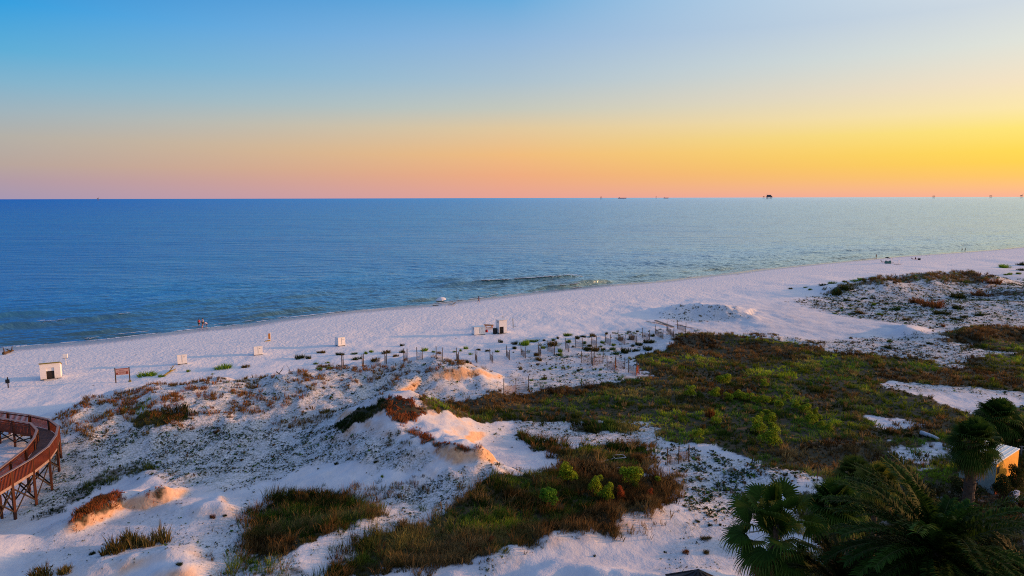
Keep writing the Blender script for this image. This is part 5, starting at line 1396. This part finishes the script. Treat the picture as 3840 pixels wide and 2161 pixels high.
# ------------------------------------------------------------------ offshore
RIGM = mat('rig_steel', (.15, .12, .13), .8, .3, .02, 0)
def rig(px, D, w, hdk, label, mast=0, crane=False, stack=1, name='oil_rig'):
    p = P(px, 520, SEA); x = p[0] * D / p[1]
    e = empty(name, (x, D, SEA), 0, label, 'oil rig' if name == 'oil_rig' else 'ship', 'rigs on the horizon' if name == 'oil_rig' else None)
    m = MB()
    for sx in (-1, 1):
        for sy in (-1, 1):
            m.tube([(sx * w * .42, sy * w * .25, -5), (sx * w * .34, sy * w * .2, hdk)], w * .03, 6)
    for sx in (-1, 1): m.bar((sx * w * .4, 0, 2), (-sx * w * .35, 0, hdk), w * .03, w * .03)
    m.build('legs', RIGM, e)
    m = MB(); m.box((0, 0, hdk + w * .05), (w, w * .6, w * .10)); m.build('deck', RIGM, e)
    m = MB(); z = hdk + w * .1
    for k in range(stack):
        m.box((-w * .06 * k, 0, z + w * .08), (w * (.78 - .2 * k), w * .5, w * .17)); z += w * .16
    m.build('modules', RIGM, e)
    if mast:
        m = MB(); m.tube([(-w * .42, 0, hdk), (-w * .42, 0, hdk + mast)], [w * .02, w * .01], 5); m.build('mast', RIGM, e)
    if crane:
        m = MB(); m.tube([(0, 0, z), (w * .9, 0, z + w * .8)], [w * .05, w * .03], 5); m.build('crane', RIGM, e)
    return e
rig(1934, 9500, 78, 27, 'largest oil rig on the horizon, with stacked decks and a thin mast', mast=55, stack=2)
rig(1920, 11500, 26, 36, 'tiny rig just left of the largest oil rig', stack=1)
rig(1512, 10500, 27, 34, 'small dark rig on the horizon nearest the middle of the view', stack=1)
rig(248, 10000, 24, 30, 'lone rig with a raised crane at the left of the horizon', crane=True, stack=1)
rig(1650, 12000, 16, 42, 'tiny rig on the horizon between the middle one and the largest', stack=1)
rig(2347, 11000, 34, 36, 'small flat rig on the horizon, first to the right of the largest', stack=1)
rig(2490, 12500, 40, 38, 'small flat rig on the horizon left of the last one', stack=1)
rig(2567, 11500, 34, 40, 'last rig on the horizon with a raised crane, at the right edge', crane=True, stack=1)
rig(2107, 14000, 12, 44, 'faint needle-thin rig between the largest rig and the next on its right', mast=60, stack=0) if False else None
HAZM = mat('hazy_hull', (.60, .48, .50), .8, .1, .02, 0)
def ship(px, D, ln, label):
    p = P(px, 520, SEA); x = p[0] * D / p[1]; e = empty('cargo_ship', (x, D, SEA), 0, label, 'ship', 'ships low on the horizon')
    m = MB(); a = ln / 2
    m.hexa([(-a, -8, -2), (a * .9, -8, -2), (a * .9, 8, -2), (-a, 8, -2), (-a * 1.02, -9, 24), (a * 1.05, -9, 25), (a * 1.05, 9, 25), (-a * 1.02, 9, 24)]); m.build('hull', HAZM, e)
    m = MB(); m.box((-a * .7, 0, 29), (ln * .12, 14, 12)); m.build('superstructure', HAZM, e)
ship(1565, 16000, 190, 'long low ship on the horizon, left of the tiny middle rig')
ship(1675, 19000, 130, 'short low ship on the horizon, right of the tiny middle rig')
# ------------------------------------------------------------------ people
SKIN = mat('skin', (.42, .23, .15), .6, .1, 4, 0); SKIN2 = mat('tanned_skin', (.25, .12, .07), .6, .1, 4, 0); HAIR = mat('dark_hair', (.02, .013, .01), .6, .3, 9, .2)
def skinned(name, J, E, mt, parent, root=0, sub=1):
    me = bpy.data.meshes.new(name); me.from_pydata([j[0] for j in J], E, []); me.materials.append(mt)
    o = bpy.data.objects.new(name, me); COL.objects.link(o); o.parent = parent
    md = o.modifiers.new('skin', 'SKIN'); md.use_smooth_shade = True
    if not me.skin_vertices: me.skin_vertices.new()
    sv = me.skin_vertices[0].data
    for i, j in enumerate(J):
        r = j[1]; sv[i].radius = (r, r) if not hasattr(r, '__len__') else r
        sv[i].use_root = (i == root)
    s = o.modifiers.new('sub', 'SUBSURF'); s.levels = sub; s.render_levels = sub
    return o
def person(px, py, hgt, yaw, top, bottom, label, pose='stand', skin=None, group=None, xyz=None, legs='short'):
    skin = skin or SKIN; k = hgt / 1.72
    g = Vector(xyz) if xyz is not None else G1(px, py)
    e = empty('person', g, yaw, label, 'person', group); e.scale = (k, k, k)
    if pose == 'stand':
        kn = [(.10, -.02, .48), (-.10, .05, .48)]; an = [(.11, .02, .08), (-.11, -.02, .08)]; pel, che, nk, hd = (0, 0, .93), (0, .01, 1.30), (0, .0, 1.48), (0, -.02, 1.60)
        el, ha = [(.27, .02, 1.12), (-.27, .02, 1.12)], [(.28, -.08, .88), (-.28, -.06, .88)]
    elif pose == 'walk':
        kn = [(.09, -.22, .50), (-.09, .12, .48)]; an = [(.10, -.28, .08), (-.10, .42, .12)]; pel, che, nk, hd = (0, 0, .92), (0, -.03, 1.30), (0, -.05, 1.47), (0, -.08, 1.60)
        el, ha = [(.25, .14, 1.12), (-.25, -.12, 1.12)], [(.24, .12, .88), (-.24, -.30, .95)]
    elif pose == 'bend':
        kn = [(.12, -.05, .50), (-.12, .0, .50)]; an = [(.13, .04, .08), (-.13, .04, .08)]; pel, che, nk, hd = (0, .12, .93), (0, -.22, 1.08), (0, -.40, 1.06), (0, -.52, 1.0)
        el, ha = [(.2, -.32, .80), (-.2, -.32, .80)], [(.15, -.42, .52), (-.15, -.42, .52)]
    else:   # sitting
        kn = [(.12, -.46, .50), (-.12, -.46, .50)]; an = [(.12, -.56, .08), (-.12, -.70, .06)]; pel, che, nk, hd = (0, 0, .40), (0, .10, .78), (0, .12, .96), (0, .08, 1.09)
        el, ha = [(.26, -.02, .66), (-.26, -.02, .66)], [(.2, -.26, .55), (-.2, -.26, .55)]
    J = [(pel, .145), (che, (.17, .12)), (nk, .06), (hd, .105), ((hd[0], hd[1], hd[2] + .09), .085)]; E = [(0, 1), (1, 2), (2, 3), (3, 4)]
    for s in (0, 1):
        sg = 1 if s == 0 else -1; b = len(J)
        J += [((sg * .10, pel[1], pel[2] - .08), .095), (kn[s], .062), (an[s], .042), ((an[s][0], an[s][1] - .14, an[s][2] - .04), .034)]; E += [(0, b), (b, b + 1), (b + 1, b + 2), (b + 2, b + 3)]
        b = len(J); J += [((che[0] + sg * .19, che[1], che[2] + .08), .06), (el[s], .042), (ha[s], .03), ((ha[s][0], ha[s][1] - .05, ha[s][2] - .09), .026)]; E += [(1, b), (b, b + 1), (b + 1, b + 2), (b + 2, b + 3)]
    skinned('body', J, E, skin, e)
    sh = [(pel, (.17, .15)), (che, (.20, .15)), ((nk[0], nk[1], nk[2] - .05), .09)]; EE = [(0, 1), (1, 2)]
    for s in (0, 1):
        sg = 1 if s == 0 else -1; b = len(sh); a = (che[0] + sg * .19, che[1], che[2] + .08); m_ = tuple((a[i] + el[s][i]) / 2 for i in range(3))
        sh += [(a, .085), (m_, .07)]; EE += [(1, b), (b, b + 1)]
    skinned('shirt', sh, EE, top, e, root=1)
    if bottom:
        bt = [((pel[0], pel[1], pel[2] + .03), .165)]; EE = []
        for s in (0, 1):
            sg = 1 if s == 0 else -1; b = len(bt); a = (sg * .10, pel[1], pel[2] - .08); f = .75 if legs == 'short' else 1.0
            bt += [(a, .12), (tuple(a[i] + (kn[s][i] - a[i]) * f for i in range(3)), .085)]; EE += [(0, b), (b, b + 1)]
            if legs == 'long': bt += [(tuple(kn[s][i] + (an[s][i] - kn[s][i]) * .9 for i in range(3)), .065)]; EE += [(b + 1, b + 2)]
        skinned('shorts' if legs == 'short' else 'trousers', bt, EE, bottom, e)
    m = MB(); m.blob((hd[0], hd[1] + .03, hd[2] + .06), (.115, .12, .115), 10, 7, .04); m.build('hair', HAIR, e, smooth=True)
    m = MB(); m.blob((hd[0], hd[1] - .11, hd[2] + .02), (.018, .03, .025), 6, 4); m.build('nose', skin, e, smooth=True)
    return e
def cloth(n, c): return mat(n, c, .8, .2, 6, .1)
RED_, WHI, PNK, BLU, NAV, GRY, BKC = cloth('red_shirt', (.62, .01, .03)), cloth('white_shirt', (.72, .62, .68)), cloth('pink_dress', (.75, .28, .34)), cloth('blue_jeans', (.09, .17, .33)), cloth('navy_shirt', (.01, .02, .14)), cloth('grey_shirt', (.10, .11, .12)), cloth('black_shorts', (.012, .012, .014))
PG = 'people paddling at the water edge'
person(501, 822, 1.65, R(200), RED_, BKC, 'person in a red shirt and dark shorts standing in the shallow water', 'stand', group=PG)
person(510.5, 822, 1.75, R(160), WHI, BKC, 'person in a pale shirt and black shorts standing behind a small child', 'stand', group=PG)
person(509, 826, .85, R(20), PNK, None, 'small child in pink crouching low at the water edge', 'sit', group=PG)
person(520, 825, 1.6, R(-95), WHI, BLU, 'person in blue trousers bending down toward the water, right of the group', 'bend', group=PG, legs='long')
person(1204, 763, 1.72, R(70), NAV, NAV, 'person in dark blue walking along the waterline right of the white umbrella', 'walk')
person(2204, 650, 1.7, R(200), GRY, BKC, 'dark figure standing at the waterline left of the grey beach umbrella', 'stand', skin=SKIN2)
person(2420, 632.5, 1.7, R(250), GRY, BKC, 'left one of two far people walking close together along the waterline', 'walk', skin=SKIN2, group='two people walking far off')
person(2428, 632, 1.62, R(250), NAV, BKC, 'right one of two far people walking close together along the waterline', 'walk', skin=SKIN2, group='two people walking far off')
CANV = cloth('white_canvas', (.72, .74, .80)); DKC = cloth('dark_canvas', (.03, .035, .04)); TEALC = cloth('teal_cloth', (.05, .16, .15)); MAR = cloth('maroon_cloth', (.12, .01, .02)); ALU = mat('aluminium', (.5, .5, .5), .4, .1, 4, 0, metal=.8)
def umbrella(px, py, rad, hgt, mt, label, tilt=(0, 0), cat='umbrella'):
    g = G1(px, py); e = empty('beach_umbrella', g, 0, label, cat)
    e.rotation_euler = (tilt[0], tilt[1], 0)
    m = MB(); n = 10
    for k in range(n):
        a, b = 2 * PI * k / n, 2 * PI * (k + 1) / n; r2 = rad * .55
        A_, B_ = [(r * math.cos(t), r * math.sin(t), z) for t in (a, b) for r, z in ((0, 0),)], None
        t0 = (0, 0, hgt + rad * .42)
        p1, p2 = (r2 * math.cos(a), r2 * math.sin(a), hgt + rad * .26), (r2 * math.cos(b), r2 * math.sin(b), hgt + rad * .26)
        q1, q2 = (rad * math.cos(a), rad * math.sin(a), hgt), (rad * math.cos(b), rad * math.sin(b), hgt)
        v1, v2 = (q1[0], q1[1], hgt - .12), (q2[0], q2[1], hgt - .12)
        m._add([t0, p1, p2], [(0, 1, 2)]); m._add([p1, q1, q2, p2], [(0, 1, 2, 3)]); m._add([q1, v1, v2, q2], [(0, 1, 2, 3)])
    o = m.build('canopy', mt, e); sd_ = o.modifiers.new('thick', 'SOLIDIFY'); sd_.thickness = .02
    m = MB(); m.tube([(0, 0, -.3), (0, 0, hgt + rad * .45)], .025, 8); m.build('pole', ALU, e)
    m = MB()
    for k in range(n):
        a = 2 * PI * k / n; m.bar((0, 0, hgt + rad * .1), (rad * .8 * math.cos(a), rad * .8 * math.sin(a), hgt + rad * .10), .012, .012)
    m.build('ribs', ALU, e)
    return e
umbrella(1110, 760, 1.35, .75, CANV, 'low white beach umbrella open at the waterline', tilt=(.12, -.1))
umbrella(2230, 661, .95, 1.9, DKC, 'grey beach umbrella leaning over a seated person on the far beach', tilt=(0, .18))
def lounger(px, py, yaw, mt, label, ln=1.9, group=None, name='beach_lounger'):
    g = G1(px, py); e = empty(name, g, yaw, label, 'lounger', group)
    m = MB(); m.bar((-.5, 0, .35), (.8, 0, .35), .6, .05); m.build('seat', mt, e)
    m = MB(); m.bar((-.5, 0, .35), (-1.05, 0, .85), .6, .05); m.build('backrest', mt, e)
    for sx in (-.4, .7):
        for sy in (-.28, .28):
            m = MB(); m.tube([(sx, sy, 0), (sx, sy, .35)], .025, 6); m.build('leg', ALU, e)
    return e
LG = 'loungers under the grey umbrella'
lounger(2222, 661, R(5), DKC, 'dark lounger with raised back at the left of the grey umbrella group', group=LG)
lounger(2243, 662, R(0), DKC, 'dark low lounger at the right of the grey umbrella group', group=LG)
person(2228, 662, 1.7, R(190), GRY, BKC, 'person sitting under the grey beach umbrella beside a teal windbreak', 'sit', skin=SKIN2)
g = G1(2233.5, 663.5); m = MB(); m.box((0, 0, .45), (2.2, .5, .9)); m.blob((.8, 0, .95), (.4, .3, .25)); m.blob((-.6, 0, .92), (.5, .28, .12)); o = m.build('beach_cart', TEALC, bevel=.05); o.location = g; tag(o, 'teal covered cart beside the seated person under the grey umbrella', 'cart')
g = G1(2250, 663); e = empty('sun_shade', g, R(-20), 'pale open sun shade sail right of the grey umbrella', 'sun shade')
m = MB(); m.hexa([(-1.0, -.9, 2.15), (1.4, -.9, 1.45), (1.4, .9, 1.45), (-1.0, .9, 2.15), (-1.0, -.9, 2.18), (1.4, -.9, 1.48), (1.4, .9, 1.48), (-1.0, .9, 2.18)]); m.build('canopy', CANV, e)
for sx, z in ((-1.0, 2.15), (1.4, 1.45)):
    for sy in (-.9, .9): m = MB(); m.tube([(sx, sy, -.2), (sx, sy, z)], .03, 6); m.build('pole', ALU, e)
g = G1(2258, 665.5); m = MB(); m.hexa([(-1.3, -.3, .08), (1.3, -.2, .08), (1.5, 0, .12), (-1.3, .3, .08), (-1.3, -.3, .16), (1.3, -.2, .16), (1.5, 0, .2), (-1.3, .3, .16)]); o = m.build('surfboard', cloth('slate_board', (.07, .09, .14))); o.location = g; tag(o, 'dark slender board lying flat right of the sun shade', 'board')
lounger(2298, 654, R(10), MAR, 'maroon lounger behind the person in maroon on the far beach', group='maroon lounger group')
person(2303, 654, 1.65, R(120), MAR, MAR, 'person in maroon sitting between a lounger and a dark cooler', 'sit', skin=SKIN2)
g = G1(2312, 654.5); m = MB(); m.box((0, 0, .3), (.9, .55, .6)); m.box((0, 0, .65), (.94, .6, .1)); m.tube([(-.4, 0, .68), (-.3, 0, .85), (.3, 0, .85), (.4, 0, .68)], .03, 6); o = m.build('cooler', BLK, bevel=.03); o.location = g; tag(o, 'dark cooler on the sand right of the person in maroon', 'cooler')
# things lying by the white umbrella
log_((1089, 770), (1103, 771), .10, BRW, 'driftwood_log', 'dark log end lying on the sand below the white umbrella', 'driftwood')
lounger(1136, 769, R(150), GRY, 'small grey beach chair right of the white umbrella', name='beach_chair')
WB = mat('white_feathers', (.75, .75, .75), .7, .1, 4, 0); GB = mat('grey_feathers', (.35, .36, .38), .7, .1, 4, 0)
for px, py, lb in ((1122, 773, 'lowest white gull on the sand between log and beach chair'), (1138, 771, 'white gull just below the small grey beach chair'), (1131, 766, 'white gull just above and left of the small grey beach chair')):
    g = G1(px, py); e = empty('gull', g, random.uniform(0, 6), lb, 'gull', 'gulls on the sand')
    J = [((0, .12, .17), .05), ((0, 0, .18), .07), ((0, -.12, .22), .045), ((0, -.17, .29), .035), ((0, -.2, .30), .03), ((0, -.26, .29), .01), ((0, .24, .17), .02)]
    skinned('body', J, [(0, 1), (1, 2), (2, 3), (3, 4), (4, 5), (0, 6)], WB, e, root=1)
    m = MB()
    for s in (-1, 1): m.blob((s * .06, .06, .19), (.02, .15, .05), 8, 5)
    m.build('wings', GB, e, smooth=True)
    m = MB()
    for s in (-1, 1): m.tube([(s * .025, 0, .12), (s * .025, 0, 0)], .007, 5)
    m.build('legs', ORW, e)

# ------------------------------------------------------------------ labels for the single plants: look, then the nearest thing one can find
LM += [(128, 950, 'the beach hut'), (309, 955, 'the two-post sign'), (459, 917, 'the first white box'), (650, 894, 'the second white box'), (679, 857, 'the lifebuoy post'), (860, 871, 'the third white box'), (1205, 843, 'the long marked box'), (1265, 839, 'the tall kiosk'),
       (1291, 820, 'the leaning thin post'), (1655, 816, 'the crossed grey planks'), (1722, 822, 'the thin grey plank'), (1760, 770, 'the low bare dune'), (2240, 700, 'the grassy far dune'), (2500, 700, 'the right end of the grassy far dune'), (2280, 825, 'the small pointed mound'), (2450, 840, 'the brown far dune'),
       (1000, 1010, 'the tall lit dune peak'), (1180, 1150, 'the broken sand cliff'), (230, 1270, 'the lower left dune face'), (80, 1200, 'the boardwalk'), (1625, 1120, 'the thick white board'), (1557, 1155, 'the pale oblong frame'), (2338, 1100, 'the white log'), (1950, 1300, 'the tall fan palm'), (790, 1320, 'the left dark grass patch'),
       (1757, 1440, 'the gazebo roof'), (1960, 935, 'the lime grass patch'), (1600, 1380, 'the bare sand bowl'), (722, 940, 'the dead branch'), (425, 940, 'the yellow log'), (1635, 946, 'the lone reddish stake'), (2230, 655, 'the grey beach umbrella'), (2240, 1065, 'the bare sand strip left of the palms'), (2400, 975, 'the long bare sand strip'), (2420, 900, 'the upper right sand patch'),
       (1150, 945, 'the foredune cliff'), (360, 1390, 'the lower left edge sand')]
def direction(dx, dy):
    a = math.degrees(math.atan2(-dy * 1.6, dx)) % 360
    return ['right of', 'up-right of', 'above', 'up-left of', 'left of', 'down-left of', 'below', 'down-right of'][int(((a + 22.5) % 360) // 45)]
used = {}
def size_word(px, w): return 'large' if w > 30 else ('small' if w > 13 else 'tiny')
items = []
for o, px, py, wds, kind in PLACED:
    g = o.location; wpx = o.scale[0] * F_ / max(g.y, 1); ratio = o.scale[2] / max(o.scale[0], .01)
    sw = size_word(px, wpx)
    form = ('shrub' if kind == 'shrub' else ('upright tuft' if ratio > .75 else ('low plant' if ratio > .42 else 'flat plant')))
    near = sorted(LM, key=lambda m: math.hypot(m[0] - px, (m[1] - py) * 1.6))
    items.append([o, px, py, sw, wds, form, near])
taken = {}
for it in items:
    o, px, py, sw, wds, form, near = it
    for lm in near[:7]:
        ds = direction(px - lm[0], py - lm[1])
        lab = f'{sw} {wds} {form} {ds} {lm[2]}'
        if lab not in taken: break
    else:
        k = 2
        while f'{lab}, number {k} out' in taken: k += 1
        lab = f'{lab}, {["", "", "second", "third", "fourth", "fifth", "sixth"][min(k, 6)]} one out'
    taken[lab] = o; o['label'] = lab
    o['group'] = 'shrubs standing in the marsh' if form == 'shrub' else ('plants on the far right dunes' if px > 1960 else ('plants among the sand fences' if px > 1275 and py < 1000 else ('low plants on the open beach' if py < 960 else 'grass bushes on the near sand')))
